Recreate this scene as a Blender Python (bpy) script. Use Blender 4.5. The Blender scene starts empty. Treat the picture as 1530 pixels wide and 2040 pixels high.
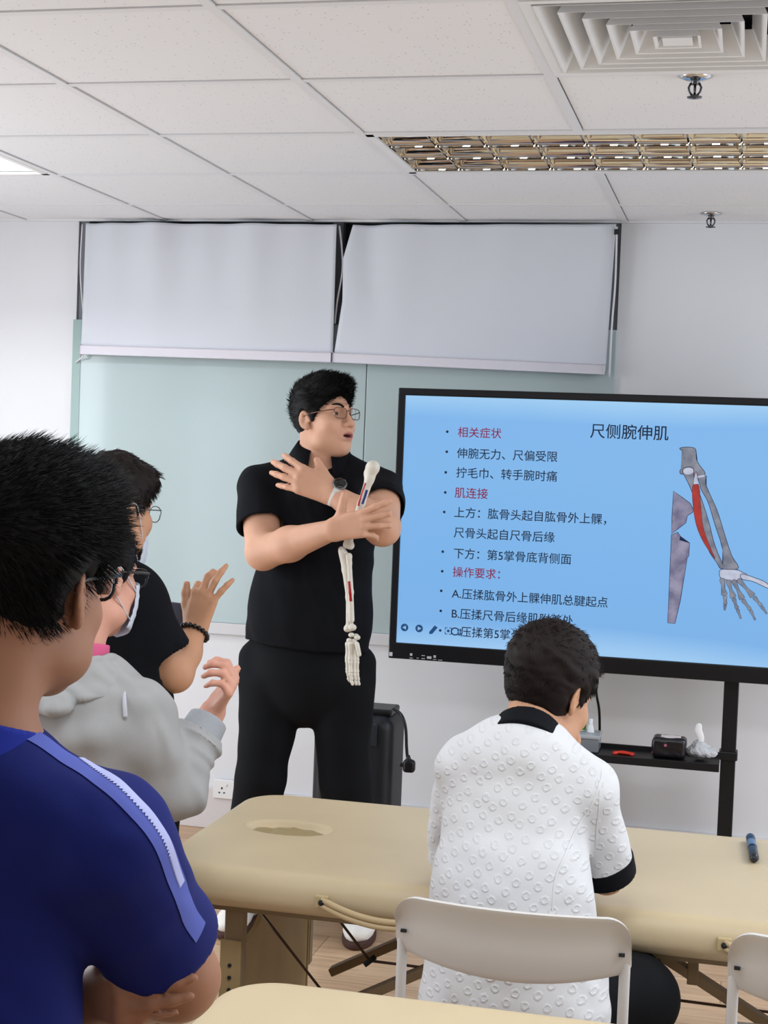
import bpy, bmesh, math, random
import numpy as np
from mathutils import Vector, Matrix, Euler

random.seed(7)
rng = np.random.default_rng(7)
SC = bpy.context.scene
COL = SC.collection
PI = math.pi

# ------------------------------------------------------------------ camera
IW, IH = 1530, 2040
FOC, YAW, PITCH, ROLL, EYE = 3037.96, -0.23162, -0.04199, 0.03827, 1.533
_fw = np.array([math.sin(YAW) * math.cos(PITCH), math.cos(YAW) * math.cos(PITCH), math.sin(PITCH)])
_r0 = np.array([math.cos(YAW), -math.sin(YAW), 0.0])
_u0 = np.cross(_r0, _fw)
_rt = math.cos(ROLL) * _r0 + math.sin(ROLL) * _u0
_up = -math.sin(ROLL) * _r0 + math.cos(ROLL) * _u0
camd = bpy.data.cameras.new('camera')
camd.sensor_fit = 'VERTICAL'
camd.sensor_height = 36.0
camd.sensor_width = 27.0
camd.lens = 36.0 * FOC / IH
camd.clip_start = 0.02
cam = bpy.data.objects.new('camera', camd)
COL.objects.link(cam)
cam.matrix_world = Matrix(((_rt[0], _up[0], -_fw[0], 0), (_rt[1], _up[1], -_fw[1], 0),
                           (_rt[2], _up[2], -_fw[2], EYE), (0, 0, 0, 1)))
SC.camera = cam


def at(x, y, Y):
    """world point seen at photo pixel (x, y) that lies at depth Y in the room"""
    v = _fw * FOC + _rt * (x - IW / 2) - _up * (y - IH / 2)
    v = v * (Y / v[1])
    v[2] += EYE
    return v


def az(x, y, Z):
    v = _fw * FOC + _rt * (x - IW / 2) - _up * (y - IH / 2)
    v = v * ((Z - EYE) / v[2])
    v[2] += EYE
    return v


# ------------------------------------------------------------------ light
SC.view_settings.view_transform = 'Standard'
SC.view_settings.look = 'None'
SC.view_settings.exposure = -0.06
SC.view_settings.gamma = 1.0
SC.view_settings.use_curve_mapping = False
SC.cycles.caustics_reflective = False
SC.cycles.caustics_refractive = False
wd = bpy.data.worlds.new('world')
SC.world = wd
wd.use_nodes = True
wd.node_tree.nodes['Background'].inputs[0].default_value = (0.75, 0.87, 1.0, 1)
wd.node_tree.nodes['Background'].inputs[1].default_value = 1.5
CEIL = 2.398


def area(name, loc, target, sx, sy, power, col):
    l = bpy.data.lights.new(name, 'AREA')
    l.shape = 'RECTANGLE'
    l.size, l.size_y, l.energy, l.color = sx, sy, power, col
    o = bpy.data.objects.new(name, l)
    COL.objects.link(o)
    o.location = loc
    o.rotation_euler = (Vector(target) - Vector(loc)).to_track_quat('-Z', 'Z' if abs(target[2] - loc[2]) < 1e-3 else 'Y').to_euler()
    return o


# daylight through the two windows in the left wall, plus fill from an added window on the right
area('window_and_fill_light', (-3.86, 3.47, 1.0), (0, 3.47, 1.0), 2.2, 1.68, 64, (0.87, 0.93, 1.0))
area('window_and_fill_light', (-3.86, 0.2, 1.0), (0, 0.2, 1.0), 2.2, 1.68, 16, (0.80, 0.89, 1.0))
area('window_and_fill_light', (2.66, 3.4, 1.0), (0, 3.4, 1.0), 2.0, 1.68, 30, (0.80, 0.89, 1.0))  # added fill, no known window here; brightens the right of the ceiling
# tubes of the recessed ceiling fittings outside the frame
for lx, ly, p in ((-0.48, 2.0, 20), (1.32, 2.0, 26), (-2.88, 2.0, 16), (1.92, 4.4, 46), (-0.48, -0.4, 9), (1.32, -0.4, 12)):
    area('ceiling_tube_light', (lx, ly, CEIL - 0.012), (lx, ly, 0), 1.1, 0.5, p, (0.88, 0.945, 1.0))


# ------------------------------------------------------------------ materials
def lin(c):
    return tuple((v / 12.92 if v <= 0.04045 else ((v + 0.055) / 1.055) ** 2.4) for v in c)


def hx(s):
    return lin(tuple(int(s[i:i + 2], 16) / 255 for i in (0, 2, 4)))


MATS = {}


def mat(name, col, rough=0.6, spec=0.35, metal=0.0, noise=0.0, nscale=20.0, bump=0.0, bscale=80.0, emit=None,
        estr=1.0, sss=0.0, alpha=1.0, coat=0.0, trans=0.0, ior=1.45, sheen=0.0):
    if name in MATS:
        return MATS[name]
    c = hx(col) if isinstance(col, str) else col
    m = bpy.data.materials.new(name)
    m.use_nodes = True
    nt = m.node_tree
    b = nt.nodes['Principled BSDF']
    I = b.inputs
    I['Base Color'].default_value = (*c, 1)
    I['Roughness'].default_value = rough
    I['Specular IOR Level'].default_value = spec
    I['Metallic'].default_value = metal
    I['IOR'].default_value = ior
    I['Alpha'].default_value = alpha
    I['Coat Weight'].default_value = coat
    I['Transmission Weight'].default_value = trans
    I['Sheen Weight'].default_value = sheen
    if sss:
        I['Subsurface Weight'].default_value = sss
        I['Subsurface Radius'].default_value = (0.012, 0.004, 0.002)
        I['Subsurface Scale'].default_value = 1.0
    if emit is not None:
        e = hx(emit) if isinstance(emit, str) else emit
        I['Emission Color'].default_value = (*e, 1)
        I['Emission Strength'].default_value = estr
    if noise or bump:
        tc = nt.nodes.new('ShaderNodeTexCoord')
    if noise:
        n = nt.nodes.new('ShaderNodeTexNoise')
        n.inputs['Scale'].default_value = nscale
        n.inputs['Detail'].default_value = 4
        nt.links.new(tc.outputs['Object'], n.inputs['Vector'])
        mr = nt.nodes.new('ShaderNodeMapRange')
        mr.inputs['From Min'].default_value = 0.3
        mr.inputs['From Max'].default_value = 0.7
        mr.inputs['To Min'].default_value = 1 - noise
        mr.inputs['To Max'].default_value = 1 + noise * 0.4
        nt.links.new(n.outputs['Fac'], mr.inputs['Value'])
        mx = nt.nodes.new('ShaderNodeVectorMath')
        mx.operation = 'SCALE'
        mx.inputs[0].default_value = c
        nt.links.new(mr.outputs['Result'], mx.inputs['Scale'])
        nt.links.new(mx.outputs['Vector'], I['Base Color'])
    if bump:
        n2 = nt.nodes.new('ShaderNodeTexNoise')
        n2.inputs['Scale'].default_value = bscale
        n2.inputs['Detail'].default_value = 5
        nt.links.new(tc.outputs['Object'], n2.inputs['Vector'])
        bp = nt.nodes.new('ShaderNodeBump')
        bp.inputs['Strength'].default_value = bump
        bp.inputs['Distance'].default_value = 0.004
        nt.links.new(n2.outputs['Fac'], bp.inputs['Height'])
        nt.links.new(bp.outputs['Normal'], I['Normal'])
    MATS[name] = m
    return m


M_WALL = mat('wall_paint', 'dfe0e3', 0.75, 0.2, bump=0.03, bscale=120)
M_WHITE = mat('white_metal_paint', 'e6e6e6', 0.45, 0.4)
M_GRID = mat('ceiling_bar_paint', 'dfe0e3', 0.5, 0.3)
M_DARKGAP = mat('dark_gap', '2a2c2f', 0.7, 0.2)
M_BLIND = mat('blind_fabric', 'd3d6dd', 0.8, 0.15, bump=0.03, bscale=600)
M_BLINDBAR = mat('blind_bar', 'd9d6de', 0.5, 0.3)
M_GLASSBOARD = mat('frosted_teal_glass', 'afbfc0', 0.10, 0.5, coat=0.2)
M_GLASSEDGE = mat('green_glass_edge', '8fa7a3', 0.25, 0.5)
M_BLACKPL = mat('black_plastic', '0d0d11', 0.35, 0.4)
M_BLACKMET = mat('black_metal', '121215', 0.4, 0.4)
M_CHROME = mat('chrome', 'c9ccd0', 0.12, 0.5, metal=1.0)
M_MIRROR = mat('polished_louvre', 'dedcd8', 0.04, 0.5, metal=1.0)
M_VINYL = mat('cream_vinyl', 'c6b493', 0.42, 0.35, noise=0.03, nscale=6, bump=0.04, bscale=350)
M_BEECH = mat('cream_wood', 'a9946c', 0.5, 0.3, noise=0.12, nscale=14)
M_BEECHD = mat('taupe_wood', '8f7d62', 0.55, 0.3, noise=0.12, nscale=14)
M_CHAIR = mat('chair_plastic', 'cfcbc7', 0.42, 0.35)
M_CHAIRT = mat('chair_tube', 'c9c6c4', 0.35, 0.4)
M_SKIN = mat('skin_light', 'cf9f84', 0.5, 0.3, noise=0.08, nscale=14, sss=0.12)
M_SKINT = mat('skin_tan', 'c08f6f', 0.5, 0.3, noise=0.08, nscale=14, sss=0.12)
M_SKINP = mat('skin_pink', 'd39d88', 0.5, 0.3, noise=0.1, nscale=25, sss=0.12)


def add_lips(m):
    """skin takes a lip and a mouth colour where the mesh carries those tints"""
    nt = m.node_tree
    I = nt.nodes['Principled BSDF'].inputs['Base Color']
    src = I.links[0].from_socket
    for nm, c in (('tint', 'b06f66'), ('mouth', '35100f')):
        a = nt.nodes.new('ShaderNodeAttribute')
        a.attribute_name = nm
        mx = nt.nodes.new('ShaderNodeMix')
        mx.data_type = 'RGBA'
        mx.inputs['B'].default_value = (*hx(c), 1)
        nt.links.new(a.outputs['Fac'], mx.inputs['Factor'])
        nt.links.new(src, mx.inputs['A'])
        src = mx.outputs['Result']
    nt.links.new(src, I)


for _m in (M_SKIN, M_SKINT, M_SKINP):
    add_lips(_m)
M_HAIR = mat('hair_black', '0c0a0b', 0.62, 0.18)
M_HAIRB = mat('hair_brown_black', '1b1312', 0.62, 0.18)
M_BLACKCL = mat('black_cotton', '0e0f14', 0.85, 0.15, noise=0.15, nscale=8, bump=0.06, bscale=300)
M_TROUSER = mat('black_trouser_cloth', '101114', 0.85, 0.15, noise=0.15, nscale=6, bump=0.06, bscale=200)
M_EYEW = mat('eye_white', 'e4ddd8', 0.25, 0.5)
M_EYEB = mat('iris_dark', '140c0a', 0.2, 0.5)
M_LENS = mat('spectacle_lens', 'ffffff', 0.03, 0.5, trans=1.0, ior=1.02, alpha=0.35)
M_BONE = mat('bone_model_plastic', 'd9d3c6', 0.45, 0.35, noise=0.08, nscale=60)
M_RED = mat('red_paint', 'a11c22', 0.5, 0.3)
M_BLUEP = mat('blue_paint', '2b3a78', 0.5, 0.3)
M_MASK = mat('mask_fabric', 'c3c9d6', 0.8, 0.1, bump=0.1, bscale=120)
M_SHOE = mat('shoe_white', 'dedbd6', 0.6, 0.3, noise=0.05)
M_SOLE = mat('shoe_sole_brown', '46302a', 0.7, 0.2)


# ------------------------------------------------------------------ helpers
def tag(o, label=None, cat=None, group=None, kind=None):
    if label:
        o['label'] = label
    if cat:
        o['category'] = cat
    if group:
        o['group'] = group
    if kind:
        o['kind'] = kind
    return o


def empty(name, loc=(0, 0, 0), label=None, cat=None, group=None):
    o = bpy.data.objects.new(name, None)
    o.empty_display_size = 0.05
    COL.objects.link(o)
    o.location = loc
    return tag(o, label, cat, group)


def adopt(o, parent):
    if parent is not None:
        bpy.context.view_layer.update()
        o.parent = parent
        o.matrix_parent_inverse = parent.matrix_world.inverted()
    return o


def add_mesh(name, verts, faces, mats, parent=None, smooth=True, mi=None):
    me = bpy.data.meshes.new(name)
    verts = np.asarray(verts, dtype=np.float64)
    me.from_pydata(verts.tolist() if len(verts) < 20000 else verts, [], faces if isinstance(faces, list) else faces.tolist())
    if not isinstance(mats, (list, tuple)):
        mats = [mats]
    for m in mats:
        me.materials.append(m)
    if mi is not None:
        me.polygons.foreach_set('material_index', np.asarray(mi, dtype=np.int32))
    if smooth:
        me.polygons.foreach_set('use_smooth', np.ones(len(me.polygons), dtype=bool))
    me.update()
    o = bpy.data.objects.new(name, me)
    COL.objects.link(o)
    if parent is not None:
        adopt(o, parent)
    return o


def from_bm(name, bm, m, parent=None, smooth=False):
    me = bpy.data.meshes.new(name)
    bmesh.ops.recalc_face_normals(bm, faces=bm.faces)
    bm.to_mesh(me)
    bm.free()
    for x in (m if isinstance(m, (list, tuple)) else [m]):
        me.materials.append(x)
    if smooth:
        for p in me.polygons:
            p.use_smooth = True
    o = bpy.data.objects.new(name, me)
    COL.objects.link(o)
    if parent is not None:
        adopt(o, parent)
    return o


def bx(bm, lo, hi, bev=0.0, seg=2, mi=0, M=None):
    lo, hi = Vector(lo), Vector(hi)
    r = bmesh.ops.create_cube(bm, size=1.0)
    vs = r['verts']
    for v in vs:
        v.co = Vector((lo[i] + (v.co[i] + 0.5) * (hi[i] - lo[i]) for i in range(3)))
    if M is not None:
        for v in vs:
            v.co = M @ v.co
    if bev > 0:
        es = list({e for v in vs for e in v.link_edges})
        r = bmesh.ops.bevel(bm, geom=es, offset=bev, segments=seg, affect='EDGES', profile=0.5)
        fs = r['faces']
        vs = list({v for f in fs for v in f.verts} | {v for v in vs if v.is_valid})
    for f in {f for v in vs if v.is_valid for f in v.link_faces}:
        f.material_index = mi
    return vs


def box(name, lo, hi, m, parent=None, bev=0.0, smooth=False):
    bm = bmesh.new()
    bx(bm, lo, hi, bev)
    return from_bm(name, bm, m, parent, smooth)


def bar_bm(bm, a, b, w, h, upv=(0, 0, 1), bev=0.0):
    """square bar from a to b, w across and h along upv"""
    a, b = Vector(a), Vector(b)
    d = (b - a)
    L = d.length
    d.normalize()
    u = Vector(upv)
    s = d.cross(u).normalized()
    u = s.cross(d).normalized()
    M = Matrix(((d.x, s.x, u.x, a.x), (d.y, s.y, u.y, a.y), (d.z, s.z, u.z, a.z), (0, 0, 0, 1)))
    bx(bm, (0, -w / 2, -h / 2), (L, w / 2, h / 2), bev, M=M)


def bar(name, a, b, w, h, m, parent=None, upv=(0, 0, 1), bev=0.0):
    bm = bmesh.new()
    bar_bm(bm, a, b, w, h, upv, bev)
    return from_bm(name, bm, m, parent)


def spline(pts, n):
    pts = np.asarray(pts, float)
    k = len(pts)
    t = np.linspace(0, k - 1, n)
    i = np.clip(t.astype(int), 0, k - 2)
    u = (t - i)[:, None]
    P = lambda j: pts[np.clip(j, 0, k - 1)]
    p0, p1, p2, p3 = P(i - 1), P(i), P(i + 1), P(i + 2)
    return 0.5 * (2 * p1 + (p2 - p0) * u + (2 * p0 - 5 * p1 + 4 * p2 - p3) * u ** 2 + (3 * p1 - p0 - 3 * p2 + p3) * u ** 3)


def tube_geo(pts, rad, ns=10, flat=None, cap=True):
    """tube along points with per-point radius; flat=(dir, factor) squashes the section"""
    pts = np.asarray(pts, float)
    n = len(pts)
    rad = np.full(n, rad) if np.isscalar(rad) else np.asarray(rad, float)
    T = np.gradient(pts, axis=0)
    T /= np.linalg.norm(T, axis=1, keepdims=True) + 1e-12
    ref = np.array([0, 0, 1.0]) if abs(T[0][2]) < 0.9 else np.array([1.0, 0, 0])
    if flat is not None:
        ref = np.asarray(flat[0], float)
    V = []
    A = None
    for i in range(n):
        a = ref - T[i] * (ref @ T[i]) if (A is None or flat is not None) else A - T[i] * (A @ T[i])
        a /= np.linalg.norm(a) + 1e-12
        A = a
        b = np.cross(T[i], a)
        th = np.linspace(0, 2 * PI, ns, endpoint=False)
        fac = 1.0 if flat is None else flat[1]
        V.append(pts[i] + rad[i] * (np.cos(th)[:, None] * a * fac + np.sin(th)[:, None] * b))
    V = np.concatenate(V)
    F = []
    for i in range(n - 1):
        for j in range(ns):
            F.append([i * ns + j, i * ns + (j + 1) % ns, (i + 1) * ns + (j + 1) % ns, (i + 1) * ns + j])
    if cap:
        F.append(list(range(ns))[::-1])
        F.append([(n - 1) * ns + j for j in range(ns)])
    return V, F


def tube(name, pts, rad, m, parent=None, ns=10, flat=None):
    V, F = tube_geo(pts, rad, ns, flat)
    return add_mesh(name, V, F, m, parent)


def join_geo(parts):
    V, F, o = [], [], 0
    for v, f in parts:
        V.append(np.asarray(v, float))
        F += [[i + o for i in q] for q in f]
        o += len(v)
    return np.concatenate(V), F


def lathe_geo(c, prof, ns=20, axis=(0, 0, 1)):
    ax = Vector(axis).normalized()
    s = ax.orthogonal().normalized()
    t = ax.cross(s)
    V, F = [], []
    for r, z in prof:
        for j in range(ns):
            a = 2 * PI * j / ns
            V.append(np.array(Vector(c) + ax * z + (s * math.cos(a) + t * math.sin(a)) * max(r, 1e-5)))
    for i in range(len(prof) - 1):
        for j in range(ns):
            F.append([i * ns + j, i * ns + (j + 1) % ns, (i + 1) * ns + (j + 1) % ns, (i + 1) * ns + j])
    return np.array(V), F


def lathe(name, c, prof, m, parent=None, ns=20, axis=(0, 0, 1)):
    V, F = lathe_geo(c, prof, ns, axis)
    return add_mesh(name, V, F, m, parent)


def copy_tree(o, parent=None):
    c = o.copy()
    COL.objects.link(c)
    if parent is not None:
        c.parent = parent
    for ch in list(o.children):
        copy_tree(ch, c)
    return c


def nrm(v):
    v = np.asarray(v, float)
    return v / (np.linalg.norm(v) + 1e-12)


# ------------------------------------------------------------------ smooth solids (distance field -> one continuous mesh)
def axis(*pieces):
    out = []
    for lo, hi, st in pieces:
        out.append(np.linspace(lo, hi, max(2, int(round((hi - lo) / st)) + 1))[:-1])
    out.append([pieces[-1][1]])
    return np.concatenate(out).astype(np.float32)


def cap(a, b, ra, rb, flat=None):
    a, b = np.asarray(a, np.float32), np.asarray(b, np.float32)
    if flat is not None:
        n = nrm(flat[0]).astype(np.float32)
        fac = flat[1]

    def f(X, Y, Z):
        d = b - a
        L2 = float(d @ d) + 1e-12
        px, py, pz = X - a[0], Y - a[1], Z - a[2]
        t = np.clip((px * d[0] + py * d[1] + pz * d[2]) / L2, 0, 1)
        qx, qy, qz = px - t * d[0], py - t * d[1], pz - t * d[2]
        if flat is not None:
            c = (qx * n[0] + qy * n[1] + qz * n[2]) * (1 / fac - 1)
            qx, qy, qz = qx + c * n[0], qy + c * n[1], qz + c * n[2]
        return (np.sqrt(qx * qx + qy * qy + qz * qz) - (ra + (rb - ra) * t)) * (min(1.0, flat[1]) ** 0.5 if flat is not None else 1.0)
    R = max(ra, rb) * (max(1.0, flat[1]) if flat is not None else 1.0)
    f.lo, f.hi = np.minimum(a, b) - R, np.maximum(a, b) + R
    return f


def ell(c, r, B=None):
    c = np.asarray(c, np.float32)
    r = np.asarray(r, np.float32)
    B = np.eye(3, dtype=np.float32) if B is None else np.asarray(B, np.float32)

    def f(X, Y, Z):
        px, py, pz = X - c[0], Y - c[1], Z - c[2]
        k0 = 0
        k1 = 0
        for i in range(3):
            q = px * B[i][0] + py * B[i][1] + pz * B[i][2]
            k0 = k0 + (q / r[i]) ** 2
            k1 = k1 + (q / r[i] ** 2) ** 2
        k0 = np.sqrt(k0)
        return k0 * (k0 - 1) / (np.sqrt(k1) + 1e-9)
    ext = np.sqrt(((B * r[:, None]) ** 2).sum(0))
    f.lo, f.hi = c - ext, c + ext
    return f


def rbox(c, hs, rad, B=None):
    c = np.asarray(c, np.float32)
    hs = np.asarray(hs, np.float32)
    B = np.eye(3, dtype=np.float32) if B is None else np.asarray(B, np.float32)

    def f(X, Y, Z):
        px, py, pz = X - c[0], Y - c[1], Z - c[2]
        q = [np.abs(px * B[i][0] + py * B[i][1] + pz * B[i][2]) - (hs[i] - rad) for i in range(3)]
        out = np.sqrt(sum(np.maximum(v, 0) ** 2 for v in q))
        return out + np.minimum(np.maximum(np.maximum(q[0], q[1]), q[2]), 0) - rad
    ext = np.sqrt(((B * hs[:, None]) ** 2).sum(0))
    f.lo, f.hi = c - ext, c + ext
    return f


def half(p, n):
    """solid on the side of the plane through p that n points away from"""
    p, n = np.asarray(p, float), nrm(n)

    def f(X, Y, Z):
        return (X - p[0]) * n[0] + (Y - p[1]) * n[1] + (Z - p[2]) * n[2]
    f.lo, f.hi = np.full(3, -1e3), np.full(3, 1e3)
    return f


class Vol:
    BIG = 0.08

    def __init__(s, ax, ay, az_):
        s.ax = [np.asarray(a, np.float32) for a in (ax, ay, az_)]
        s.F = np.full([len(a) for a in s.ax], s.BIG, np.float32)

    def _sub(s, f, pad):
        sl = []
        for i in range(3):
            a = np.searchsorted(s.ax[i], f.lo[i] - pad)
            b = np.searchsorted(s.ax[i], f.hi[i] + pad)
            if b <= a:
                return None, None
            sl.append(slice(a, b))
        X = s.ax[0][sl[0]][:, None, None]
        Y = s.ax[1][sl[1]][None, :, None]
        Z = s.ax[2][sl[2]][None, None, :]
        return tuple(sl), (X, Y, Z)

    def add(s, f, k=0.01):
        sl, P = s._sub(f, k + 0.012)
        if sl is None:
            return s
        d = f(*P)
        a = s.F[sl]
        h = np.clip(0.5 + 0.5 * (a - d) / k, 0, 1)
        s.F[sl] = a * (1 - h) + d * h - k * h * (1 - h)
        return s

    def cut(s, f, k=0.004):
        sl, P = s._sub(f, k + 0.012)
        if sl is None:
            return s
        d = -f(*P)
        a = s.F[sl]
        h = np.clip(0.5 - 0.5 * (a - d) / k, 0, 1)
        s.F[sl] = a * (1 - h) + d * h + k * h * (1 - h)
        return s

    def keep(s, f, k=0.004):
        """intersect with the half space (inside f < 0)"""
        d = np.broadcast_to(f(s.ax[0][:, None, None], s.ax[1][None, :, None], s.ax[2][None, None, :]), s.F.shape)
        h = np.clip(0.5 - 0.5 * (s.F - d) / k, 0, 1)
        s.F = (s.F * (1 - h) + d * h + k * h * (1 - h)).astype(np.float32)
        return s

    def mesh(s, smooth=1):
        F = s.F.copy()
        for a in range(3):
            i0 = [slice(None)] * 3
            i0[a] = 0
            F[tuple(i0)] = np.maximum(F[tuple(i0)], 1e-4)
            i0[a] = -1
            F[tuple(i0)] = np.maximum(F[tuple(i0)], 1e-4)
        S = F < 0
        n = F.shape
        cnt = np.zeros([d - 1 for d in n], np.uint8)
        offs = [(i, j, k) for i in (0, 1) for j in (0, 1) for k in (0, 1)]
        for i, j, k in offs:
            cnt += S[i:n[0] - 1 + i, j:n[1] - 1 + j, k:n[2] - 1 + k]
        act = (cnt > 0) & (cnt < 8)
        idx = np.argwhere(act)
        ID = np.full(cnt.shape, -1, np.int32)
        ID[act] = np.arange(len(idx))
        pos = np.zeros((len(idx), 3))
        w = np.zeros(len(idx))
        edges = [(a, b) for a in offs for b in offs if sum(abs(a[q] - b[q]) for q in range(3)) == 1 and a < b]
        C = lambda o: np.stack([s.ax[q][idx[:, q] + o[q]] for q in range(3)], 1)
        for a, b in edges:
            fa = F[idx[:, 0] + a[0], idx[:, 1] + a[1], idx[:, 2] + a[2]]
            fb = F[idx[:, 0] + b[0], idx[:, 1] + b[1], idx[:, 2] + b[2]]
            m = (fa < 0) != (fb < 0)
            t = np.where(m, fa / (fa - fb + 1e-20), 0)[:, None]
            p = C(a) * (1 - t) + C(b) * t
            pos += p * m[:, None]
            w += m
        pos /= w[:, None]
        quads = []
        for a in range(3):
            b, c = (a + 1) % 3, (a + 2) % 3
            lo = [slice(None)] * 3
            hi = [slice(None)] * 3
            lo[a], hi[a] = slice(0, n[a] - 1), slice(1, n[a])
            lo[b] = hi[b] = slice(1, n[b] - 1)
            lo[c] = hi[c] = slice(1, n[c] - 1)
            A, B = S[tuple(lo)], S[tuple(hi)]
            for flip, msk in ((0, A & ~B), (1, B & ~A)):
                e = np.argwhere(msk)
                e[:, b] += 1
                e[:, c] += 1
                q = []
                for db, dc in ((-1, -1), (0, -1), (0, 0), (-1, 0)):
                    g = e.copy()
                    g[:, b] += db
                    g[:, c] += dc
                    q.append(ID[g[:, 0], g[:, 1], g[:, 2]])
                q = np.stack(q, 1)
                quads.append(q[:, ::-1] if flip else q)
        Q = np.concatenate(quads)
        for _ in range(smooth):
            acc = np.zeros_like(pos)
            ct = np.zeros(len(pos))
            for i in range(4):
                a, b = Q[:, i], Q[:, (i + 1) % 4]
                for q in range(3):
                    acc[:, q] += np.bincount(a, pos[b, q], len(pos)) + np.bincount(b, pos[a, q], len(pos))
                ct += np.bincount(a, minlength=len(pos)) + np.bincount(b, minlength=len(pos))
            pos = pos * 0.5 + 0.5 * acc / np.maximum(ct, 1)[:, None]
        return pos, Q


def normals(V, Q):
    nf = np.cross(V[Q[:, 2]] - V[Q[:, 0]], V[Q[:, 3]] - V[Q[:, 1]])
    N = np.zeros_like(V)
    for i in range(4):
        for q in range(3):
            N[:, q] += np.bincount(Q[:, i], nf[:, q], len(V))
    return N / (np.linalg.norm(N, axis=1, keepdims=True) + 1e-12)


def folds(V, seed, freq, amp):
    """wavy cloth offset along the normal"""
    r = np.random.default_rng(seed)
    out = np.zeros(len(V))
    P = V.copy()
    for o in range(3):
        W = r.normal(size=(3, 3)) * freq * (0.6 + o * 0.7)
        P = P + 0.25 / freq * np.sin(V @ (r.normal(size=(3, 3)) * freq * 0.7) + r.uniform(0, 6, 3))
        out += np.sin(P @ W + r.uniform(0, 6, 3)).sum(1) / (1.5 + o)
    return out * amp / 2.5


def solid(name, vol, mats, parent=None, smooth=1, mi_fn=None, fold=None):
    V, Q = vol.mesh(smooth)
    if fold is not None:
        for seed, fr, amp in fold:
            V = V + normals(V, Q) * folds(V, seed, fr, amp)[:, None]
    mi = mi_fn(V[Q].mean(1)) if mi_fn else None
    return add_mesh(name, V, Q, mats, parent, True, mi)

# ================================================================== THE ROOM
WY = 5.7            # face of the rear wall of the picture
GX, GY, GS = -2.277, 2.907, 0.6     # ceiling grid
XL, XR, YB = -3.9, 2.7, -2.6


def struct(o):
    o['kind'] = 'structure'
    return o


def floor_mat():
    m = bpy.data.materials.new('light_wood_planks')
    m.use_nodes = True
    nt = m.node_tree
    b = nt.nodes['Principled BSDF']
    b.inputs['Roughness'].default_value = 0.38
    tc = nt.nodes.new('ShaderNodeTexCoord')
    mp = nt.nodes.new('ShaderNodeMapping')
    mp.inputs['Rotation'].default_value = (0, 0, 0.0)
    br = nt.nodes.new('ShaderNodeTexBrick')
    br.inputs['Scale'].default_value = 1.0
    br.inputs['Brick Width'].default_value = 1.2
    br.inputs['Row Height'].default_value = 0.19
    br.inputs['Mortar Size'].default_value = 0.0016
    br.inputs['Mortar Smooth'].default_value = 0.3
    br.inputs['Color1'].default_value = (*hx('c9a988'), 1)
    br.inputs['Color2'].default_value = (*hx('ba9876'), 1)
    br.inputs['Mortar'].default_value = (*hx('806552'), 1)
    br.offset = 0.37
    no = nt.nodes.new('ShaderNodeTexNoise')
    mp2 = nt.nodes.new('ShaderNodeMapping')
    mp2.inputs['Scale'].default_value = (2.0, 26.0, 1)
    no.inputs['Scale'].default_value = 2.2
    no.inputs['Detail'].default_value = 6
    no.inputs['Distortion'].default_value = 0.8
    mx = nt.nodes.new('ShaderNodeMix')
    mx.data_type = 'RGBA'
    mx.blend_type = 'MULTIPLY'
    mx.inputs['Factor'].default_value = 1.0
    rp = nt.nodes.new('ShaderNodeValToRGB')
    rp.color_ramp.elements[0].position = 0.3
    rp.color_ramp.elements[0].color = (0.72, 0.68, 0.65, 1)
    rp.color_ramp.elements[1].position = 0.65
    rp.color_ramp.elements[1].color = (1, 1, 1, 1)
    L = nt.links.new
    L(tc.outputs['Object'], mp.inputs['Vector'])
    L(mp.outputs['Vector'], br.inputs['Vector'])
    L(tc.outputs['Object'], mp2.inputs['Vector'])
    L(mp2.outputs['Vector'], no.inputs['Vector'])
    L(no.outputs['Fac'], rp.inputs['Fac'])
    L(br.outputs['Color'], mx.inputs['A'])
    L(rp.outputs['Color'], mx.inputs['B'])
    L(mx.outputs['Result'], b.inputs['Base Color'])
    return m


def tile_mat():
    m = bpy.data.materials.new('mineral_fibre_tile')
    m.use_nodes = True
    nt = m.node_tree
    b = nt.nodes['Principled BSDF']
    b.inputs['Roughness'].default_value = 0.9
    b.inputs['Specular IOR Level'].default_value = 0.1
    tc = nt.nodes.new('ShaderNodeTexCoord')
    vo = nt.nodes.new('ShaderNodeTexVoronoi')
    vo.inputs['Scale'].default_value = 95
    sep = nt.nodes.new('ShaderNodeSeparateColor')
    lt = nt.nodes.new('ShaderNodeMath')
    lt.operation = 'LESS_THAN'
    lt.inputs[1].default_value = 0.17
    gt = nt.nodes.new('ShaderNodeMath')
    gt.operation = 'LESS_THAN'
    gt.inputs[1].default_value = 0.22
    mu = nt.nodes.new('ShaderNodeMath')
    mu.operation = 'MULTIPLY'
    mx = nt.nodes.new('ShaderNodeMix')
    mx.data_type = 'RGBA'
    mx.inputs['A'].default_value = (*hx('e6e7ea'), 1)
    mx.inputs['B'].default_value = (*hx('a4a4a9'), 1)
    no = nt.nodes.new('ShaderNodeTexNoise')
    no.inputs['Scale'].default_value = 220
    no.inputs['Detail'].default_value = 5
    bp = nt.nodes.new('ShaderNodeBump')
    bp.inputs['Strength'].default_value = 0.12
    bp.inputs['Distance'].default_value = 0.002
    L = nt.links.new
    L(tc.outputs['Object'], vo.inputs['Vector'])
    L(vo.outputs['Distance'], lt.inputs[0])
    L(vo.outputs['Color'], sep.inputs['Color'])
    L(sep.outputs['Red'], gt.inputs[0])
    L(lt.outputs[0], mu.inputs[0])
    L(gt.outputs[0], mu.inputs[1])
    L(mu.outputs[0], mx.inputs['Factor'])
    L(mx.outputs['Result'], b.inputs['Base Color'])
    L(tc.outputs['Object'], no.inputs['Vector'])
    L(no.outputs['Fac'], bp.inputs['Height'])
    L(bp.outputs['Normal'], b.inputs['Normal'])
    return m


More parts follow.
